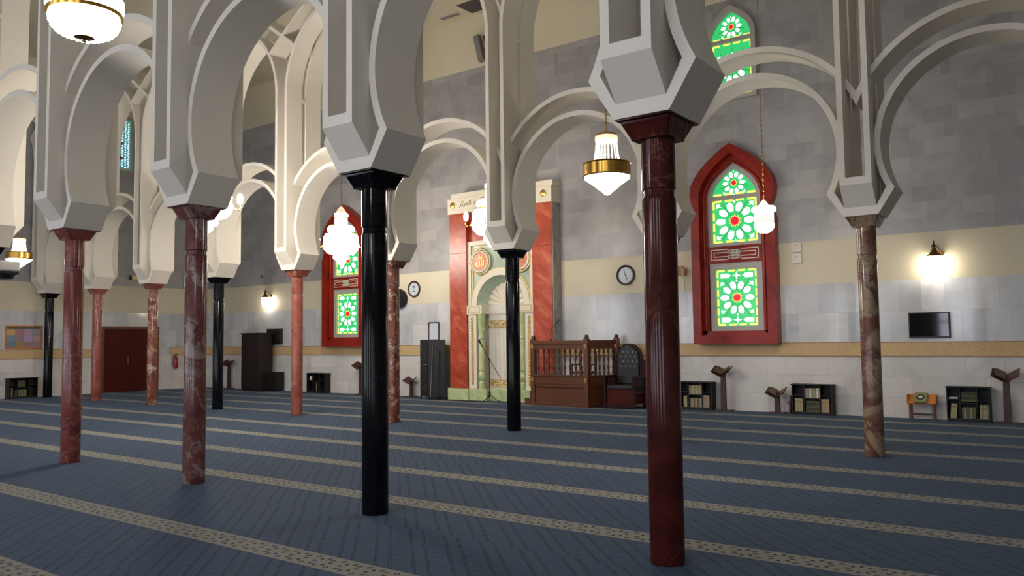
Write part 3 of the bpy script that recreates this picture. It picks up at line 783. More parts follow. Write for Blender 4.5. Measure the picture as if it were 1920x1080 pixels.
# ------------------------------------------------------------------ lamps
def chain(b, x, y, z0, z1):
    n = max(2, int((z1-z0)/.045)); 
    b.tube([(x, y, z0), (x, y, z1)], .006, 5, None)
    for i in range(min(n, 30)): b.torus((x, y, z0+.03+i*.05), .014, .005, 'x' if i % 2 else 'y', 8, 4, None)
def bracelet(b, R, z, r, n, mk=None):      # ring of beads
    for i in range(n):
        a = 2*PI*i/n; b.lathe([(0, -r), (r*.8, -r*.5), (r, 0), (r*.8, r*.5), (0, r)], (R*math.cos(a), R*math.sin(a), z), 6, mk)
def basket_lamp(x, y, z, s, label):
    t = empty('chandelier', (x, y, z), 0, label, 'chandelier', 'crystal chandeliers')
    b = MB(); chain(b, 0, 0, .80*s, ZC-z); b.build('chain', 'brass', t)
    MB().lathe([(0, .0), (.03, .01), (.05, .03), (.27*s*.55, .11*s), (.27*s, .2*s), (.27*s, .235*s)], seg=28).build('crystal_cone', 'crystal', t, smooth=25)
    b = MB()
    b.strip([(.285*s*math.cos(2*PI*i/32), .285*s*math.sin(2*PI*i/32)) for i in range(32)], [(.272*s*math.cos(2*PI*i/32), .272*s*math.sin(2*PI*i/32)) for i in range(32)], .225*s, .375*s, 'z', closed=True)
    b.torus((0, 0, .225*s), .28*s, .012*s, 'z', 32, 6); b.torus((0, 0, .375*s), .28*s, .012*s, 'z', 32, 6); b.build('brass_band', 'brass', t, smooth=40)
    MB().lathe([(0, .3*s), (.09*s, .33*s), (.07*s, .38*s), (.03*s, .42*s), (0, .44*s)], seg=16).build('bulb_cluster', 'crystal', t, smooth=40)
    b = MB()
    for i in range(20):
        a = 2*PI*i/20; c, s_ = math.cos(a), math.sin(a); n = 9
        b.tube([((.125+(.165-.125)*(k/n)**1.5)*s*c, (.125+(.165-.125)*(k/n)**1.5)*s*s_, (.66-.30*k/n)*s) for k in range(n+1)], [.004*s if k % 2 else .007*s for k in range(n+1)], 5)
    b.build('bead_strands', 'crystal_dim', t)
    MB().lathe([(.132*s, .655*s), (.138*s, .665*s), (.138*s, .71*s), (.13*s, .72*s), (.0, .72*s)], seg=28).build('crown', 'crystal_gold', t, smooth=30)
    MB().lathe([(.13*s, .72*s), (.125*s, .745*s), (.02*s, .76*s), (.015*s, .80*s), (0, .81*s)], seg=28).build('crown_cap', 'brass', t, smooth=40)
    return t
def tier_lamp(x, y, z, s, label, arms=6, lit='crystal', ph=.9):
    t = empty('chandelier', (x, y, z), 0, label, 'chandelier', 'crystal chandeliers')
    b = MB(); chain(b, 0, 0, 1.64*s, ZC-z); b.build('chain', 'brass', t)
    def ltier(nm, prof, mk=lit): MB().lathe([(r*s, h*s) for r, h in prof], seg=32).build(nm, mk, t, smooth=50)
    ltier('bottom_tier', [(0, 0), (.05, .03), (.1, .06), (.13, .10), (.12, .15)])
    ltier('bottom_tier', [(.12, .15), (.19, .17), (.22, .22), (.2, .28)])
    ltier('bowl', [(.2, .28), (.36, .33), (.45, .43), (.48, .53), (.47, .58)])
    ltier('main_tier', [(.44, .6), (.46, .64), (.46, .76), (.42, .82)])
    ltier('upper_tier', [(.3, .9), (.36, .93), (.365, 1.0), (.31, 1.06)])
    ltier('drum', [(.17, 1.08), (.175, 1.12), (.175, 1.26), (.17, 1.28)], 'crystal_dim')
    ltier('drum', [(.17, 1.30), (.185, 1.33), (.185, 1.38), (.16, 1.41)])
    ltier('dome', [(.13, 1.42), (.12, 1.48), (.07, 1.55), (.02, 1.6), (0, 1.62)], 'crystal_gold')
    b = MB()
    for R, h in ((.47, .59), (.43, .84), (.31, 1.07), (.175, 1.29), (.15, 1.415), (.2, .28), (.3, .89)): b.torus((0, 0, h*s), R*s, .012*s, 'z', 32, 6)
    b.build('gilt_rings', 'brass', t, smooth=60)
    for i in range(arms):
        a = 2*PI*i/arms+ph; c, q = math.cos(a), math.sin(a)
        pts = [(.44, .6), (.5, .5), (.58, .47), (.62, .52), (.6, .6)]
        o = MB().tube([(R*c*s, R*q*s, h*s) for R, h in pts], .012*s, 6).build('arm', 'brass', t, smooth=60)
        MB().lathe([(.0, .58*s), (.04*s, .6*s), (.055*s, .68*s), (.045*s, .76*s), (0, .8*s)], (.6*c*s, .6*q*s, 0), 12).build('arm_lamp', lit, o, smooth=50)
    return t
def lantern_lamp(x, y, z, s, label):
    t = empty('chandelier', (x, y, z), 0, label, 'chandelier', 'crystal chandeliers')
    b = MB(); chain(b, 0, 0, .64*s, ZC-z); b.build('chain', 'brass', t)
    MB().lathe([(0, 0), (.08*s, .01*s), (.15*s, .06*s), (.175*s, .13*s), (.18*s, .165*s)], seg=28).build('bowl', 'crystal', t, smooth=50)
    MB().lathe([(.172*s, .18*s), (.172*s, .38*s)], seg=28).build('crystal_drum', 'crystal_dim', t, smooth=40)
    MB().lathe([(.18*s, .385*s), (.21*s, .40*s), (.215*s, .44*s), (.19*s, .475*s), (.1*s, .485*s)], seg=28).build('top_ring', 'crystal', t, smooth=50)
    MB().lathe([(.09*s, .485*s), (.085*s, .51*s), (.05*s, .57*s), (.01*s, .61*s), (0, .64*s)], seg=20).build('cap', 'crystal_gold', t, smooth=50)
    b = MB(); b.torus((0, 0, .17*s), .18*s, .008*s, 'z', 28, 6); b.torus((0, 0, .385*s), .185*s, .008*s, 'z', 28, 6); b.build('gilt_rings', 'brass', t, smooth=60)
    return t
def bowl_lamp(x, y, z, s, label):
    t = empty('chandelier', (x, y, z), 0, label, 'chandelier', 'crystal chandeliers')
    b = MB(); chain(b, 0, 0, .98*s, ZC-z); b.build('chain', 'brass', t)
    MB().lathe([(.085*s, .035*s), (.16*s, .05*s), (.24*s, .09*s), (.285*s, .15*s), (.3*s, .215*s), (.295*s, .23*s)], seg=48).build('crystal_bowl', 'crystal_bowl', t, smooth=50)
    b = MB()
    for j, (R, h) in enumerate(((.13, .04), (.19, .06), (.24, .088), (.272, .125), (.29, .165), (.298, .2))): bracelet(b, R*s, h*s, .014*s, 20+5*j)
    b.build('bead_rows', 'crystal_bowl', t)
    MB().lathe([(0, -.01*s), (.02*s, -.005*s), (.015*s, .012*s), (.03*s, .02*s), (.088*s, .03*s), (.088*s, .04*s)], seg=24).build('finial_disc', 'oldbrass', t, smooth=40)
    MB().lathe([(.3*s, .225*s), (.325*s, .235*s), (.325*s, .27*s), (.305*s, .275*s)], seg=48).build('brass_band', 'brass', t, smooth=30)
    MB().lathe([(.315*s, .275*s), (.33*s, .30*s), (.33*s, .40*s), (.3*s, .43*s), (.18*s, .45*s)], seg=48).build('crystal_drum', 'crystal_bowl', t, smooth=40)
    MB().lathe([(.17*s, .46*s), (.16*s, .6*s), (.1*s, .8*s), (.06*s, .9*s), (0, .95*s)], seg=32).build('crystal_neck', 'crystal_dim', t, smooth=40)
    return t
basket_lamp(-4.85, 8.48, 3.325, 1.0, 'chandelier with crystal cone and wide brass band, hanging just left of the dark red column')
basket_lamp(-21.0, 8.48, 3.44, 1.0, 'small chandelier with flaring bead strands at the far left edge')
tier_lamp(-16.30, 14.4, 3.60, .98, 'tiered crystal chandelier in front of the left red-framed window', 6, 'crystal_640')
tier_lamp(-11.2, 14.4, 3.64, 1.06, 'tiered chandelier with arms before the prayer niche, half hidden by a cream pier', 6, 'crystal_mid')
tier_lamp(-13.25, 8.48, 3.58, .98, 'wide armed chandelier glowing behind the front mottled column', 6)
lantern_lamp(-5.01, 14.4, 3.46, 1.0, 'small lantern chandelier on a long chain before the right red-framed window')
bowl_lamp(-4.84, 2.28, 3.40, .64, 'big round crystal bowl chandelier cut off by the top left edge')
def sconce(x, z, label):
    t = empty('wall_lamp', (x, YW, z), 0, label, 'wall lamp', 'brass wall lamps on the beige band')
    b = MB(); b.lathe([(.0, -.02), (.045, -.02), (.05, 0)], (.1, 0, .2), 16, None, 'y'); b.tube([(.1, -.01, .2), (.09, -.08, .24), (.05, -.15, .34), (0, -.16, .36)], .009, 6); b.build('bracket', 'oldbrass', t, smooth=50)
    MB().lathe([(.13, .14), (.125, .155), (.08, .2), (.04, .27), (.03, .31), (.05, .33), (.03, .36), (.012, .38), (.012, .43), (0, .44)], (0, -.16, 0), 20).build('brass_hood', 'oldbrass', t, smooth=50)
    MB().lathe([(0, -.22), (.02, -.19), (.07, -.16), (.11, -.08), (.12, .02), (.115, .14)], (0, -.16, 0), 20).build('glass_shade', 'lampglass', t, smooth=50)
sconce(-2.72+.03, 2.93, 'brass wall lamp with glowing glass above the wall screen at right')
sconce(-23.0, 2.97, 'brass wall lamp with glowing glass above the tall dark cabinet')

# ------------------------------------------------------------------ furniture along the walls
def bookcase(x0, x1, y0, y1, h, label, loc=None, rz=0):
    t = empty('bookcase', ((x0+x1)/2, y1, 0), rz, label, 'bookcase', 'low black bookcases')
    w_ = (x1-x0)/2; d = y1-y0
    b = MB(); b.box(-w_, -w_+.02, -d, 0, 0, h-.02); b.box(w_-.02, w_, -d, 0, 0, h-.02); b.box(-w_+.02, w_-.02, -d, 0, .03, .06); b.box(-w_+.02, w_-.02, -.015, 0, .06, h-.02)
    b.box(-w_+.02, w_-.02, -d+.02, -.01, 0, .03); b.build('carcass', 'black_wood', t)
    MB().box(-w_-.015, w_+.015, -d-.015, .0, h-.02, h).build('top', 'black_wood', t, bevel=.003)
    for x in (-w_*.38, w_*.42): MB().box(x-.009, x+.009, -d+.01, -.015, .06, h-.02).build('divider', 'black_wood', t)
    MB().box(-w_+.02, -w_*.38-.009, -d+.01, -.015, h*.62, h*.62+.015).build('shelf', 'black_wood', t)
    MB().box(-w_*.38+.009, w_*.42-.009, -d+.01, -.015, h*.52, h*.52+.015).build('shelf', 'black_wood', t)
    MB().box(w_*.42+.009, w_-.02, -d+.01, -.015, h*.62, h*.62+.015).build('shelf', 'black_wood', t)
    return t
bk_mats = {}
def bookproto(key):
    if key in bk_mats: return None
    spine = {'cream': lin(158, 148, 108), 'grey': lin(128, 124, 102), 'olive': lin(72, 78, 44), 'pink': lin(168, 130, 110), 'dark': lin(44, 48, 34), 'whitebk': lin(206, 204, 196)}[key]
    M['bk_'+key] = mat('book_cover_'+key, spine, .55)
    return key
BOOKCOL = {}
def book(x, y, z, w_, d, h, key, label, group, tilt=0, face=1, flat=False, rz=0):
    """standing book, spine to -Y; local origin at bottom centre of the spine"""
    if (key, flat) not in BOOKCOL:
        bookproto(key)
        if 'bk_'+key not in M: pass
        t = MB().strip([(-.5, .0), (-.5, 1), (.5, 1), (.5, 0)], [(-.38, .02), (-.38, .98), (.38, .98), (.38, .02)], 0, .94, 'x', 'bk_'+key) if False else None
        b = MB(); b.box(-.5, -.4, 0, 1, 0, 1); b.box(.4, .5, 0, 1, 0, 1); b.box(-.4, .4, 0, .07, 0, 1)
        o = b.build('book', 'bk_'+key)
        MB().box(-.4, .4, .07, .96, .02, .98).build('pages', 'paper', o)
        MB().box(-.46, .46, -.015, 0, .76, .81).build('gilt_line', 'oldbrass', o)
        BOOKCOL[(key, flat)] = o; used = False
    else: o = copy_tree(BOOKCOL[(key, flat)])
    if flat:
        o.rotation_euler = (0, PI/2, rz); o.scale = (h, d, w_); o.location = (x-w_/2, y, z+h/2)
    else:
        o.rotation_euler = (0, tilt, rz); o.scale = (w_, d, h); o.location = (x, y, z)
    tag(o, label, 'book', group); return o
def row(x0, n, y, z, w_, d, h, keys, label, group, tilt=0):
    x = x0
    for i in range(n):
        ww = w_*random.uniform(.85, 1.1); hh = h*random.uniform(.96, 1.0)
        x += ww/2; book(x, y, z, ww*.97, d, hh, keys[i % len(keys)], label, group, tilt); x += ww/2
# bookcase between the dark red column and the first lectern
yb = 16.88
bookcase(-7.95, -7.15, yb, 17.11, .62, 'black bookcase just right of the dark red column')
row(-7.70, 10, yb+.03, .34, .034, .16, .2, ['cream', 'grey', 'cream'], 'cream book on the upper shelf of the bookcase beside the dark red column', 'books on the upper shelf beside the dark red column')
row(-7.83, 2, yb+.03, .06, .038, .16, .25, ['cream'], 'pale book in the lower left bay of the bookcase beside the dark red column', 'books lower left beside the dark red column')
row(-7.69, 10, yb+.03, .06, .034, .16, .2, ['olive', 'grey', 'pink'], 'dull book on the lower shelf of the bookcase beside the dark red column', 'books on the lower shelf beside the dark red column')
row(-7.37, 4, yb+.03, .06, .036, .16, .27, ['grey', 'pink'], 'brownish book in the lower right bay of the bookcase beside the dark red column', 'books lower right beside the dark red column')
bookcase(-5.42, -4.62, yb, 17.11, .62, 'black bookcase left of the red and cream column, rows of cream books')
row(-5.16, 8, yb+.03, .34, .034, .16, .2, ['grey', 'cream', 'grey', 'whitebk'], 'upright book in the top middle of the bookcase left of the red and cream column', 'books top middle, middle bookcase')
row(-4.90, 2, yb+.03, .34, .026, .16, .21, ['pink'], 'thin pinkish book beside the top row, bookcase left of the red and cream column', 'thin books beside the top row')
row(-5.37, 5, yb+.03, .06, .034, .16, .27, ['cream'], 'cream book in the lower left of the bookcase left of the red and cream column', 'books lower left, middle bookcase')
row(-4.84, 5, yb+.03, .06, .034, .16, .27, ['pink', 'cream'], 'pinkish book in the lower right of the bookcase left of the red and cream column', 'books lower right, middle bookcase')
for i in range(5): book(-5.01, yb+.03, .06+i*.045, .27, .16, .04, 'olive' if i % 2 == 0 else 'dark', 'dark book lying in the stack, lower middle of the bookcase left of the pale column', 'stacked books, middle bookcase', flat=True)
bookcase(-2.58, -1.88, yb-.02, 17.10, .64, 'black bookcase right of the small orange table')
yb2 = yb+.01
for i in range(4): book(-2.22, yb2, .37+i*.042, .25, .16, .038, 'dark' if i % 2 else 'olive', 'dark green book lying in the upper middle of the bookcase beside the orange table', 'stacked books, right bookcase', flat=True)
row(-2.53, 3, yb2, .06, .034, .16, .27, ['cream'], 'leaning cream book in the lower left of the bookcase beside the orange table', 'leaning books, right bookcase', .1)
row(-2.34, 7, yb2, .06, .034, .16, .21, ['olive', 'grey', 'olive'], 'olive book in the lower middle of the bookcase beside the orange table', 'books lower middle, right bookcase')
row(-2.05, 4, yb2, .06, .034, .16, .26, ['cream', 'grey'], 'cream book in the lower right of the bookcase beside the orange table', 'books lower right, right bookcase')
book(-2.47, yb2, .415, .14, .16, .03, 'whitebk', 'white book lying in the upper left bay of the bookcase beside the orange table', 'single white book', flat=True)
bookcase(-20.72, -19.86, yb, 17.11, .62, 'black bookcase between the salmon column and the left red-framed window')
book(-20.55, yb+.03, .40, .1, .14, .12, 'whitebk', 'white bundle on the upper left shelf of the bookcase by the left red-framed window', 'white bundle')
row(-20.3, 2, yb+.03, .06, .03, .16, .28, ['cream', 'dark'], 'slim book standing in the bookcase near the left red-framed window', 'slim books near the left red-framed window')
t = bookcase(-.41, .41, 0, .24, .62, 'black bookcase on the left wall below the notice board'); t.location = (XL+.25+.01, 10.98, 0); t.rotation_euler = (0, 0, PI/2)
t.location = (XL+.012, 10.98, 0)
for i in range(8):
    book(XL+.21, 10.83+.036*i, .06, .034, .16, .2, 'olive' if i % 2 else 'grey', 'dull book on the lower shelf of the bookcase below the notice board', 'books low below the notice board', rz=PI/2)
for i in range(6):
    book(XL+.21, 10.85+.036*i, .34, .034, .16, .2, 'olive', 'olive book on the upper shelf of the bookcase below the notice board', 'books high below the notice board', rz=PI/2)
book(XL+.21, 10.68, .06, .035, .16, .27, 'grey', 'tall grey book at the left of the bookcase below the notice board', 'tall books below the notice board', rz=PI/2)
# low black box beside the tall cabinet
t = empty('low_cabinet', (-22.35, 17.1, 0), 0, 'low black cabinet at the foot of the tall dark cabinet', 'cabinet')
MB().box(-.22, .22, -.3, 0, .03, .62).build('body', 'black_wood', t, bevel=.004); MB().box(-.2, .2, -.315, -.3, .06, .6).build('door', 'espresso', t)
MB().lathe([(0, -.02), (.012, -.015), (.012, 0)], (.15, -.315, .35), 10, None, 'y').build('knob', 'oldbrass', t)
t = empty('tall_cabinet', (-23.05, 16.95, 0), 0, 'tall dark brown cabinet against the back wall near the left corner', 'cabinet')
MB().box(-.5, .5, -.5, 0, .06, 1.88).build('body', 'espresso', t, bevel=.005); MB().box(-.48, .48, -.48, -.02, 0, .06).build('plinth', 'espresso', t)
MB().box(-.53, .53, -.53, 0, 1.88, 1.92).build('top', 'espresso', t, bevel=.004)
for sx in (-1, 1):
    d_ = MB().box(*sorted((sx*.005, sx*.485)), -.515, -.5, .1, 1.85).build('door', 'espresso', t, bevel=.004)
    MB().box(*sorted((sx*.03, sx*.05)), -.535, -.515, .95, 1.1).build('handle', 'oldbrass', d_)
t = empty('hanging_cabinet', (-22.62, YW, 1.55), 0, 'small black cabinet on the wall above the tall dark cabinet\'s right side', 'cabinet')
MB().box(-.36, .36, -.12, 0, 0, .5).build('body', 'bplastic', t, bevel=.006); d_ = MB().box(-.33, .33, -.13, -.12, .03, .47).build('door', 'espresso', t); MB().box(.27, .3, -.14, -.13, .2, .3).build('latch', 'chrome', d_)

# ------------------------------------------------------------------ reading stands
def lectern(x, y, h, s, rz, label, book_on=None, parts=2):
    t = empty('lectern', (x, y, 0), rz, label, 'lectern', 'wooden X-top reading stands')
    MB().box(-.19*s, .19*s, -.12*s, .12*s, 0, .025).build('base', 'wood_stand', t, bevel=.004)
    MB().prism([(-.06*s, .025), (.06*s, .025), (.045*s, h), (-.045*s, h)], -.035, .035, 'y').build('post', 'wood_stand', t, bevel=.004)
    for sx in (-1, 1):
        o = MB().box(0, .24*s, -.15*s, .15*s, -.009, .009).build('wing', 'wood_stand', t, bevel=.003)
        o.location = (0, -.02, h); o.rotation_euler = (math.radians(28), 0, 0)
        o.rotation_euler = Matrix.Rotation(math.radians(24), 4, 'X').to_3x3().to_4x4().__matmul__(Matrix.Rotation(math.radians(-32 if sx > 0 else 180+32), 4, 'Y')).to_euler()
    return t
def quran(x, y, z, rz, s, label, side=(-1, 1)):
    t = empty('open_book', (x, y, z), rz, label, 'book', 'books lying on the reading stands')
    for sx in side:
        R = Matrix.Rotation(math.radians(24), 4, 'X') @ Matrix.Rotation(math.radians(-32 if sx > 0 else 180+32), 4, 'Y')
        sg = 1 if sx > 0 else -1
        b = MB(); b.box(.004, .19*s, -.13*s, .13*s, *sorted((sg*.0, sg*.004))); o = b.build('cover', 'bk_dark', t); o.rotation_euler = R.to_euler()
        b = MB(); b.box(.004, .18*s, -.12*s, .12*s, *sorted((sg*.004, sg*.022))); o = b.build('page_block', 'quranpage', t); o.rotation_euler = R.to_euler()
    return t
M['quranpage'] = carved('ornate_brown_page', lin(84, 62, 44), lin(118, 92, 62), 40)
M['quranface'] = mat('cover_with_medallion', lin(140, 134, 96), .5)
if 'bk_dark' not in M: M['bk_dark'] = mat('book_cover_dark', lin(44, 48, 34), .55)
lectern(-6.90, 16.93, .80, 1.0, 0, 'tall wooden reading stand with an open book, right of the dark red column'); quran(-6.90, 16.89, .835, 0, .95, 'open book on the tall reading stand under the right red-framed window')
lectern(-5.74, 16.95, .38, .95, 0, 'short wooden reading stand left of the bookcase of cream books'); quran(-5.74, 16.91, .415, 0, .9, 'ornate open book on the short reading stand', (-1,))
lectern(-1.62, 16.9, .80, 1.05, 0, 'tall wooden reading stand at the far right edge'); quran(-1.62, 16.86, .835, 0, 1.0, 'ornate book on the reading stand at the far right edge', (-1,))
lectern(-18.36, 17.0, .82, 1.0, 0, 'tall wooden reading stand half hidden by the big black column')
lectern(-16.26, 17.0, .42, .9, 0, 'short wooden reading stand beside the black loudspeaker cabinet')
lectern(-25.05, 17.0, .84, 1.0, 0, 'tall reading stand just right of the rear black column')
lectern(-23.78, 16.98, .82, 1.0, 0, 'tall reading stand partly behind the tall dark cabinet')
# thing leaning beside the bookcase: closed folding stand
t = MB().prism([(-5.50, 0), (-5.46, 0), (-5.435, .38), (-5.475, .38)], 16.9, 17.08, 'y').build('folded_board', 'wood_stand'); tag(t, 'thin red-brown board leaning against the left side of the middle bookcase', 'board')
# orange low table
t = empty('low_table', (-3.0, 16.95, 0), 0, 'small orange-topped low table standing by the wall', 'table')
o = MB().box(-.24, .24, -.13, .13, -.012, .012).build('top', 'orange_wood', t, bevel=.004); o.location = (0, 0, .385); o.rotation_euler = (math.radians(38), 0, 0)
for sx in (-1, 1): MB().prism([(sx*.235, .30), (sx*.25, .30), (sx*.25, .46), (sx*.235, .47)], -.1, .1, 'y').build('side_cheek', 'orange_wood', t)
for sx in (-1, 1): 
    for yy in (-.08, .09): MB().box(sx*.2-.018, sx*.2+.018, yy-.015, yy+.015, 0, .32).build('leg', 'wood_trim', t)
MB().box(-.19, .19, .08, .1, .08, .11).build('stretcher', 'wood_stand', t)
M['greenbook'] = mat('khaki_cover', lin(128, 124, 84), .5)
t = empty('closed_book', (-3.02, 16.93, .40), 0, 'khaki book with a dark round medallion lying on the orange table', 'book')
t.rotation_euler = (math.radians(38), 0, 0)
MB().box(-.11, .11, -.13, .13, .0, .03).build('cover', 'greenbook', t, bevel=.003)
b = MB(); b.lathe([(0, .033), (.075, .033), (.075, .03)], seg=8); b.build('medallion', 'ink', t)
MB().lathe([(0, .035), (.045, .035), (.045, .032)], seg=4).build('medallion_centre', 'paper', t)
# sockets
tag(MB().box(-5.60, -5.52, YW-.012, YW, .17, .25).build('wall_socket', 'greyplastic'), 'small grey socket low on the wall beside the short reading stand', 'socket')
# wall screen
t = empty('wall_screen', (-2.85, YW, 1.535), 0, 'black flat screen on the wall at right, under the wall lamp', 'screen')
MB().box(-.355, .355, -.05, -.01, 0, .49).build('frame', 'bplastic', t, bevel=.004); MB().box(-.33, .33, -.053, -.05, .03, .465).build('display', 'screen', t); MB().box(-.1, .1, -.01, 0, .15, .35).build('bracket', 'bplastic', t)
# clocks
def clock(x, z, R, label, hands, digital=False):
    t = empty('wall_clock', (x, YW, z), 0, label, 'clock')
    MB().lathe([(R, 0), (R, -.03), (R*.96, -.05), (R*.86, -.045), (R*.8, -.03), (R*.78, -.02)], seg=40, axis='y', cap=False).build('frame', 'wood_stand', t, smooth=40)
    MB().lathe([(0, -.018), (R*.79, -.018)], seg=40, axis='y', cap=False).build('dial', 'face', t)
    for i in range(12):
        if digital and i in (2, 3, 4): pass
        a = 2*PI*i/12; o = MB().box(-.004, .004, -.022, -.019, R*.63, R*.73).build('hour_mark', 'ink', t); o.rotation_euler = (0, a, 0)
    for nm, L, a, w_ in hands:
        o = MB().prism([(-w_, -.02), (w_, -.02), (w_*.6, L), (-w_*.6, L)], -.028, -.024, 'y').build(nm, 'ink', t); o.rotation_euler = (0, math.radians(a), 0)
    if digital:
        for dz in (.07, -.06): MB().box(-.05, .05, -.023, -.019, dz-.018, dz+.018).build('number_window', 'ink', t)
clock(-9.34, 3.1, .245, 'round brown wall clock with hands, right of the niche', [('minute_hand', .15, -18, .006), ('hour_hand', .12, 158, .009)])
clock(-16.26, 3.09, .24, 'round brown wall clock with two dark date windows, left of the niche', [('hour_hand', .05, 0, .005)], True)
t = empty('wall_fan', (-16.80, YW, 2.84), 0, 'black round wall fan half hidden behind the blotchy brown-red column', 'fan')
MB().lathe([(0, -.16), (.08, -.16), (.1, -.12), (.27, -.12), (.285, -.08), (.27, -.04), (.1, -.03), (.08, 0)], seg=32, axis='y').build('fan_cage', 'bplastic', t, smooth=30)
b = MB()
for r in (.12, .16, .2, .24): b.torus((0, -.125, 0), r, .004, 'y', 28, 5)
b.build('cage_rings', 'grille', t)
# small boxes on the wall
for z, lb in ((3.45, 'upper of two small beige boxes right of the red-framed window'), (3.215, 'lower of two small beige boxes right of the red-framed window')):
    t = empty('junction_box', (-5.29, YW, z), 0, lb, 'box', 'small boxes on the beige band'); MB().box(-.1, .1, -.05, 0, -.105, .105).build('cover', 'cream', t, bevel=.005); MB().lathe([(0, -.004), (.012, -.002), (.012, 0)], (0, -.05, .04), 10, None, 'y').build('screw', 'greyplastic', t)
t = empty('junction_box', (-8.08, YW, 3.12), 0, 'grey box with a dark dot on the beige band, right of the dark red column', 'box', 'small boxes on the beige band'); MB().box(-.14, .1, -.06, 0, -.1, .1).build('cover', 'greyplastic', t, bevel=.005); MB().lathe([(0, -.004), (.012, -.002), (.012, 0)], (-.02, -.06, .03), 10, None, 'y').build('screw', 'ink', t)
t = empty('wall_bracket', (-7.86, YW, 3.1), 0, 'small brown wooden bracket with a cord beside the right red-framed window', 'bracket'); MB().prism([(-.08, .13), (.0, .13), (.08, .02), (.06, -.1), (-.02, -.09)], -.1, 0, 'y').build('block', 'wood_lite', t, bevel=.006); MB().tube([(.02, -.02, -.08), (.02, -.015, -.42)], .005, 6).build('cord', 'cable', t)
t = empty('wall_sensor', (-23.4, YW, 3.86), 0, 'tiny dark sensor on the grey marble left of the salmon column', 'sensor'); MB().lathe([(0, -.07), (.03, -.06), (.045, -.03), (.04, 0)], seg=14, axis='y').build('body', 'oldbrass', t, smooth=40)
t = empty('wall_box', (XL, 14.48, 3.86), 0, 'small beige box with black end high on the left wall', 'box'); MB().box(0, .1, -.1, .5, -.06, .07).build('body', 'ivory_gold', t, bevel=.005); MB().box(0, .11, -.14, -.1, -.07, .08).build('end_cap', 'ink', t)
# high wall speakers
for i, (x, z) in enumerate(((-13.6, 9.55), (-13.25, 9.5))):
    t = empty('column_speaker', (x, YW-.15, z), 0, ('left' if i == 0 else 'right') + ' one of two tilted grey loudspeakers high on the beige wall', 'loudspeaker', 'grey loudspeakers high on the wall')
    t.rotation_euler = (0, math.radians(-14), 0); MB().box(-.09, .09, -.12, .05, -.38, .38).build('housing', 'greyplastic', t, bevel=.01); MB().box(-.07, .07, -.13, -.12, -.34, .34).build('grille', 'grille' if i else 'greyplastic', t); MB().box(-.03, .03, .05, .15, -.03, .03).build('bracket', 'ink', t)
# ceiling vents
def cpt(u, v, z=ZC):
    d = fw + rt*((u-960)/FPX) - up*((v-540)/FPX); t_ = (z-1.6)/d.z; return (d.x*t_, d.y*t_)
t = empty('ceiling_hatch', (-13.3, 16.6, ZC), 0, 'dark rectangular hatch in the ceiling near the back wall', 'hatch')
MB().box(-.55, .75, -.35, .35, -.02, 0).build('panel', 'hatch', t); b = MB(); b.strip([(-.58, -.38), (-.58, .38), (.78, .38), (.78, -.38)], [(-.55, -.35), (-.55, .35), (.75, .35), (.75, -.35)], -.03, 0, 'z', closed=True); b.build('rim', 'ceiling', t)
t = empty('ceiling_vent', (-14.5, 16.75, ZC), 0, 'small pale vent in the ceiling left of the dark hatch', 'vent')
b = MB(); b.strip([(-.33, -.1), (-.33, .1), (.33, .1), (.33, -.1)], [(-.3, -.07), (-.3, .07), (.3, .07), (.3, -.07)], -.02, 0, 'z', closed=True); b.build('rim', 'alu', t)
b = MB(); 
for i in range(5): b.box(-.3, .3, -.065+i*.03, -.05+i*.03, -.015, 0)
b.build('louvres', 'greyplastic', t)

# ------------------------------------------------------------------ left wall
dr = empty('door_1', (XL, 14.4, 0)); dr['kind'] = 'structure'
b = MB(); b.box(0, .08, -1.0, -.9, 0, 2.2); b.box(0, .08, .9, 1.0, 0, 2.2); b.box(0, .08, -.9, .9, 2.1, 2.2); b.build('door_frame', 'wood_trim', dr, bevel=.006)
for sy in (-1, 1):
    a_, c_ = sorted((sy*.003, sy*.9)); lf = MB().box(0, .045, a_, c_, .01, 2.1).build('door_leaf', 'wood_door', dr, bevel=.003)
    b = MB()
    for z0, z1 in ((.12, .95), (1.08, 2.0)):
        b.strip([(a_+.1, z0), (a_+.1, z1), (c_-.1, z1), (c_-.1, z0)], [(a_+.125, z0+.025), (a_+.125, z1-.025), (c_-.125, z1-.025), (c_-.125, z0+.025)], .045, .055, 'x', closed=True)
    b.build('panel_moulding', 'wood_door', lf)
    if sy < 0: b = MB(); b.box(.045, .055, -.1, -.06, .92, 1.18); b.tube([(.055, -.08, 1.12), (.1, -.08, 1.12), (.1, -.16, 1.12)], .009, 6); b.build('door_handle', 'brass', lf, smooth=50)
nb = empty('notice_board', (XL, 11.05, 1.49), 0, 'wide notice board with a wooden frame and pastel sheets on the left wall', 'notice board')
b = MB(); b.strip([(-.53, 0), (-.53, .72), (.53, .72), (.53, 0)], [(-.49, .04), (-.49, .68), (.49, .68), (.49, .04)], 0, .035, 'x', closed=True); b.build('board_frame', 'orange_wood', nb, bevel=.003)
MB().box(0, .012, -.49, .49, .04, .68).build('backing', 'greyplastic', nb)
cs = [(198, 162, 120), (168, 120, 128), (170, 142, 166), (160, 142, 166), (120, 146, 170), (150, 124, 128), (168, 144, 178), (190, 150, 150), (108, 130, 146), (160, 130, 92), (150, 122, 110), (158, 138, 154)]
for i, c in enumerate(cs):
    M['sheet%d' % i] = mat('pastel_sheet_%d' % i, lin(*c), .7); r, k = divmod(i, 4)
    y0 = -.48+.242*k; z1 = .60-.19*r
    MB().box(.012, .015, y0+.006, y0+.236, z1-.18, z1).build('sheet', 'sheet%d' % i, nb)
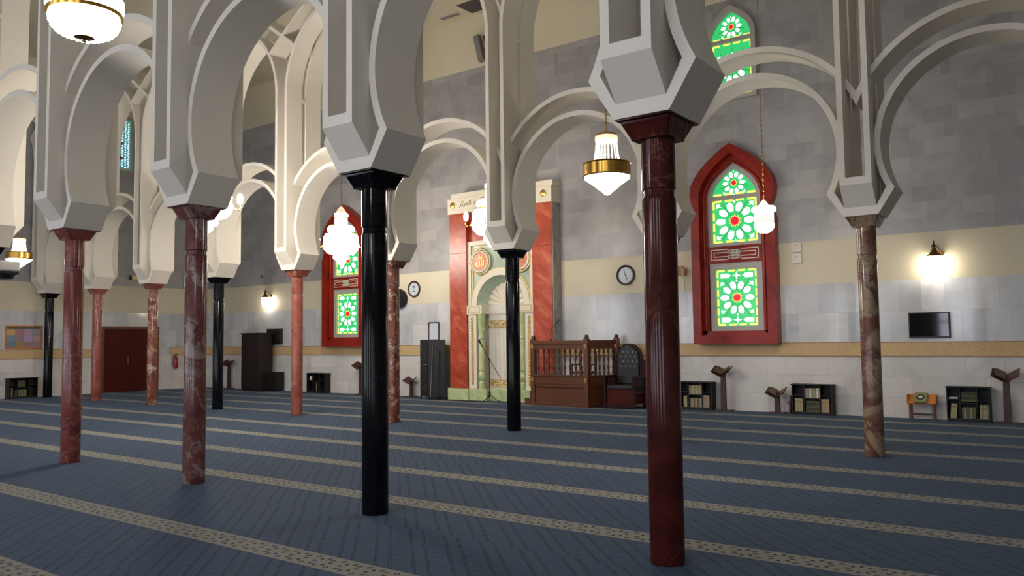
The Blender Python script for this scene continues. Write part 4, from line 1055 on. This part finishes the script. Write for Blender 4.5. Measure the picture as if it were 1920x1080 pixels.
M['bannerstrip'] = mat('header_strip', lin(74, 92, 66), .7); MB().box(.012, .016, -.48, .48, .615, .67).build('header', 'bannerstrip', nb)
fe = empty('fire_extinguisher', (XL+.1, 16.03, .72), 0, 'red fire extinguisher hung on the left wall beside the double door', 'fire extinguisher')
MB().lathe([(.0, 0), (.07, .01), (.075, .04), (.075, .34), (.05, .4), (.025, .42), (.02, .45)], seg=20).build('cylinder', 'redpaint', fe, smooth=40)
b = MB(); b.box(-.02, .02, -.03, .06, .45, .48); b.box(-.015, .015, -.02, .09, .5, .515); b.build('valve', 'ink', fe); MB().tube([(0, -.03, .46), (0, -.12, .42), (.0, -.13, .25), (0, -.1, .1)], .012, 8).build('hose', 'cable', fe, smooth=60)
MB().box(-.1, -.06, -.04, .04, .2, .3).build('hook', 'greyplastic', fe)

# ------------------------------------------------------------------ beside the niche
FP = [(-15.66, 16.72), (-15.10, 16.46), (-14.72, 16.74), (-15.22, 17.05)]
ps = empty('loudspeaker_cabinet', (0, 0, 0), 0, 'big black loudspeaker cabinet standing left of the prayer niche', 'loudspeaker')
MB().prism(FP, .06, 1.62, 'z').build('housing', 'bplastic', ps, bevel=.01)
def lerp(a, c, t): return (a[0]+(c[0]-a[0])*t, a[1]+(c[1]-a[1])*t)
A_, B_, C_ = FP[0], FP[1], FP[2]; nrm = Vector((B_[1]-A_[1], -(B_[0]-A_[0]), 0)).normalized()
if nrm.y > 0: nrm = -nrm
def faceplate(t0, t1, z0, z1, d, nm, mk, par):
    p, q = lerp(A_, B_, t0), lerp(A_, B_, t1)
    v = [(p[0], p[1], z0), (q[0], q[1], z0), (q[0], q[1], z1), (p[0], p[1], z1)]; v += [(x+nrm.x*d, y+nrm.y*d, z) for x, y, z in v]
    b = MB(); b.add(v, [(0, 1, 2, 3), (4, 7, 6, 5), (0, 4, 5, 1), (1, 5, 6, 2), (2, 6, 7, 3), (3, 7, 4, 0)]); return b.build(nm, mk, par)
faceplate(.08, .92, 1.0, 1.54, .012, 'grille', 'grille', ps)
for z in (.2, .45, .7): faceplate(.3, .85, z, z+.2, .012, 'control_panel', 'grille', ps)
faceplate(.45, .8, .93, .955, .018, 'handle', 'greyplastic', ps)
for x, y in FP: MB().lathe([(.03, 0), (.03, .06)], (x*.94+(-15.17)*.06, y*.94+16.74*.06, 0), 10).build('caster', 'cable', ps)
tag(MB().tube([(-14.84, 16.60, 1.3), (-14.82, 16.55, .7), (-14.86, 16.5, .1), (-14.8, 16.45, .01), (-14.4, 16.5, .01), (-13.6, 16.42, .012), (-13.1, 16.4, .01)], .011, 6).build('floor_cable', 'cable', smooth=60), 'black cable running down the loudspeaker and along the floor before the niche', 'cable')
tag(MB().tube([(-14.98, 16.50, 1.45), (-15.02, 16.44, .05)], .009, 8).build('long_rod', 'greyplastic', smooth=60), 'thin grey rod leaning against the black loudspeaker cabinet', 'rod')
t = empty('wall_notice', (-15.5, YW, 1.6), 0, 'framed white notice on the wall above the black loudspeaker cabinet', 'notice')
b = MB(); b.strip([(-.2, 0), (-.2, .52), (.2, .52), (.2, 0)], [(-.175, .03), (-.175, .49), (.175, .49), (.175, .03)], -.03, 0, 'y', closed=True); b.build('frame', 'wood_stand', t); MB().box(-.175, .175, -.012, 0, .03, .49).build('sheet', 'face', t)
# microphone stand
ms = empty('microphone_stand', (-12.98, 16.45, 0), 0, 'black boom microphone stand on the floor before the prayer niche', 'microphone stand')
MB().tube([(0, 0, .12), (0, 0, 1.08)], .011, 8).build('pole', 'cable', ms, smooth=60)
for i in range(3):
    a = 2*PI*i/3+.4; MB().tube([(0, 0, .2), (.16*math.cos(a), .16*math.sin(a), .07), (.32*math.cos(a), .32*math.sin(a), .012)], .009, 6).build('leg', 'cable', ms, smooth=60)
MB().lathe([(0, .17), (.022, .17), (.022, .28), (0, .28)], seg=12).build('collar', 'cable', ms)
MB().lathe([(0, -.03), (.025, -.02), (.025, .02), (0, .03)], (0, 0, 1.09), 12).build('clutch', 'cable', ms)
MB().tube([(-.2, 0, 1.40), (.02, 0, 1.08), (.36, 0, .62)], .008, 6).build('boom', 'cable', ms, smooth=60)
o = MB().tube([(-.3, -.02, 1.55), (-.2, -.01, 1.4)], [.022, .014], 10).build('microphone', 'cable', ms, smooth=60); MB().lathe([(0, -.035), (.03, -.02), (.034, .0), (.03, .02), (0, .035)], (-.315, -.02, 1.57), 14).build('mic_head', 'grille', o, smooth=60)

# ------------------------------------------------------------------ pulpit
P0, P1, P2, P3 = (-11.5, 16.3), (-9.93, 16.22), (-9.52, 16.9), (-11.45, 16.95)
pl = empty('pulpit', (0, 0, 0), 0, 'carved brown wooden pulpit box with turned balusters, right of the niche', 'pulpit')
def wallseg(a, c, z0, z1, th, nm, mk, par, off=0, bev=.006):
    a = Vector(a); c = Vector(c); d = (c-a).normalized(); n_ = Vector((d.y, -d.x)); 
    pts = [a+n_*(off), c+n_*(off), c+n_*(off-th), a+n_*(off-th)]
    return MB().prism([tuple(p) for p in pts], z0, z1, 'z').build(nm, mk, par, bevel=bev)
for nm, a, c in (('front', P0, P1), ('side', P1, P2)):
    pn = wallseg(a, c, .04, .52, .04, nm+'_panel', 'wood_pulpit', pl)
    wallseg(a, c, .52, .70, .05, nm+'_frieze', 'wood_pulpit', pl, .012); wallseg(a, c, .70, .745, .09, nm+'_ledge', 'wood', pl, .03)
    wallseg(a, c, 1.36, 1.48, .06, nm+'_rail', 'wood_pulpit', pl, .01); wallseg(a, c, 1.48, 1.56, .11, nm+'_handrail', 'wood_pulpit', pl, .035)
    wallseg(a, c, .0, .06, .05, nm+'_skirting', 'wood', pl, .02)
    n = 9 if nm == 'front' else 6
    for i in range(n):
        t_ = (i+1)/(n+1) if nm == 'front' else (i+.8)/(n+.6); p = Vector(a).lerp(Vector(c), t_)
        prof = [(.028, .745), (.028, .82), (.014, .84), (.026, .9), (.03, .94), (.016, .99), (.013, 1.02), (.022, 1.1), (.03, 1.17), (.018, 1.21), (.013, 1.24), (.028, 1.28), (.028, 1.36)]
        o = MB().lathe(prof, (p.x, p.y+.02, 0), 12).build('baluster', 'wood', pl, smooth=40)
        MB().torus((p.x, p.y+.02, 1.22), .02, .006, 'z', 12, 6).build('gilt_ring', 'wood_lite', o)
for p in (P0, P1, P2):
    o = MB().box(p[0]-.06, p[0]+.06, p[1]-.03, p[1]+.09, 0, 1.60).build('corner_post', 'wood_pulpit', pl, bevel=.008)
    MB().lathe([(.045, 1.6), (.055, 1.62), (.05, 1.66), (.035, 1.69), (0, 1.69)], (p[0], p[1]+.03, 0), 16).build('finial', 'wood', o, smooth=40)
    MB().box(p[0]-.035, p[0]+.035, p[1]-.05, p[1]-.03, 1.38, 1.47).build('carved_block', 'wood_lite', o); MB().box(p[0]-.03, p[0]+.03, p[1]-.05, p[1]-.03, .58, .68).build('carved_block', 'wood_lite', o)
MB().prism([P0, P1, P2, P3], .42, .46, 'z').build('platform', 'wood', pl)
MB().box(-11.78, -11.52, 16.32, 16.9, 0, .16).build('step', 'wood_pulpit', pl, bevel=.005); MB().box(-11.62, -11.52, 16.32, 16.9, .16, .34).build('step', 'wood_pulpit', pl, bevel=.005)
t = empty('gooseneck_microphone', (-10.95, 16.27, 1.56), 0, 'thin black gooseneck microphone on the pulpit handrail', 'microphone')
MB().lathe([(.03, 0), (.02, .04), (.008, .06)], seg=12).build('base', 'cable', t); MB().tube([(0, 0, .04), (0, 0, .24), (.06, 0, .33), (.18, 0, .42)], .006, 6).build('gooseneck', 'cable', t, smooth=60); MB().tube([(.17, 0, .41), (.25, 0, .5)], .014, 8).build('capsule', 'cable', t)
# armchair inside the pulpit
t = empty('armchair', (-10.3, 16.72, .46), 0, 'small armchair with cream backrest and red arms seen through the pulpit balusters', 'chair')
MB().box(-.22, .22, -.2, .2, .3, .36).build('seat', 'redcloth', t, bevel=.01); MB().box(-.22, .22, .17, .21, .6, .84).build('backrest', 'goldcarve', t, bevel=.01)
for sx in (-1, 1):
    for yy in (-.19, .19): MB().box(sx*.22-.02, sx*.22+.02, yy-.02, yy+.02, 0, .84 if yy > 0 else .55).build('leg', 'wood', t)
    MB().box(sx*.22-.025, sx*.22+.025, -.2, .2, .5, .54).build('armrest', 'redcloth', t, bevel=.008)
# throne chair
t = empty('throne_chair', (-9.1, 16.55, 0), 0, 'dark wooden throne chair with tufted black leather back, right of the pulpit', 'chair')
MB().box(-.34, .34, -.26, .24, .1, .44).build('seat_box', 'wood_door', t, bevel=.006); MB().box(-.33, .33, -.27, .24, .44, .53).build('seat', 'leather', t, bevel=.02)
q = [(-.33, .5), (-.33, 1.15)] + arc(0, 1.15, .33, 180, 0, 18)[1:-1] + [(.33, 1.15), (.33, .5)]
MB().prism(q, .2, .28, 'y').build('back_panel', 'wood_chair', t, bevel=.006)
q2 = [(-.27, .55), (-.27, 1.15)] + arc(0, 1.15, .27, 180, 0, 18)[1:-1] + [(.27, 1.15), (.27, .55)]
o = MB().prism(q2, .15, .2, 'y').build('backrest', 'leather', t, bevel=.015)
M['stud'] = mat('bright_stud', lin(220, 220, 214), .15, .6)
for i in range(4):
    for k in range(4):
        xx = -.18+.12*k+(.06 if i % 2 else 0); zz = .95+.11*i
        if abs(xx) < .25: MB().lathe([(0, -.012), (.012, -.008), (.015, 0)], (xx, .15, zz), 8, None, 'y').build('stud', 'stud', o)
for sx in (-1, 1):
    MB().box(sx*.37-.03, sx*.37+.03, -.3, -.24, 0, .72).build('front_post', 'wood_chair', t, bevel=.005); MB().box(sx*.37-.03, sx*.37+.03, -.3, .26, .70, .75).build('armrest', 'wood_chair', t, bevel=.01)
    MB().box(sx*.37-.03, sx*.37+.03, .2, .28, 0, 1.1).build('rear_post', 'wood_chair', t, bevel=.005)
    b = MB()
    for j in range(5): b.box(sx*.37-.012, sx*.37+.012, -.18+.08*j, -.15+.08*j, .4, .70)
    b.box(sx*.37-.02, sx*.37+.02, -.26, .22, .34, .4); b.build('side_slats', 'wood_chair', t)
MB().box(-.34, .34, -.29, -.25, .04, .12).build('front_rail', 'wood_chair', t)
# device strapped to the column at the left edge
t = empty('column_device', (XA-4*S+.0, Y1, 2.7), 0, 'white and black device fixed to the column at the far left edge', 'device')
MB().box(.13, .95, -.16, .14, .04, .2).build('housing', 'white', t, bevel=.03); MB().box(.13, .93, -.15, .13, .0, .04).build('dark_base', 'bplastic', t, bevel=.01); MB().lathe([(.0, -.07), (.12, -.06), (.15, 0)], (.7, 0, 0), 20).build('lens', 'bplastic', t, smooth=40); MB().box(.115, .14, -.06, .06, .0, .2).build('bracket', 'greyplastic', t)
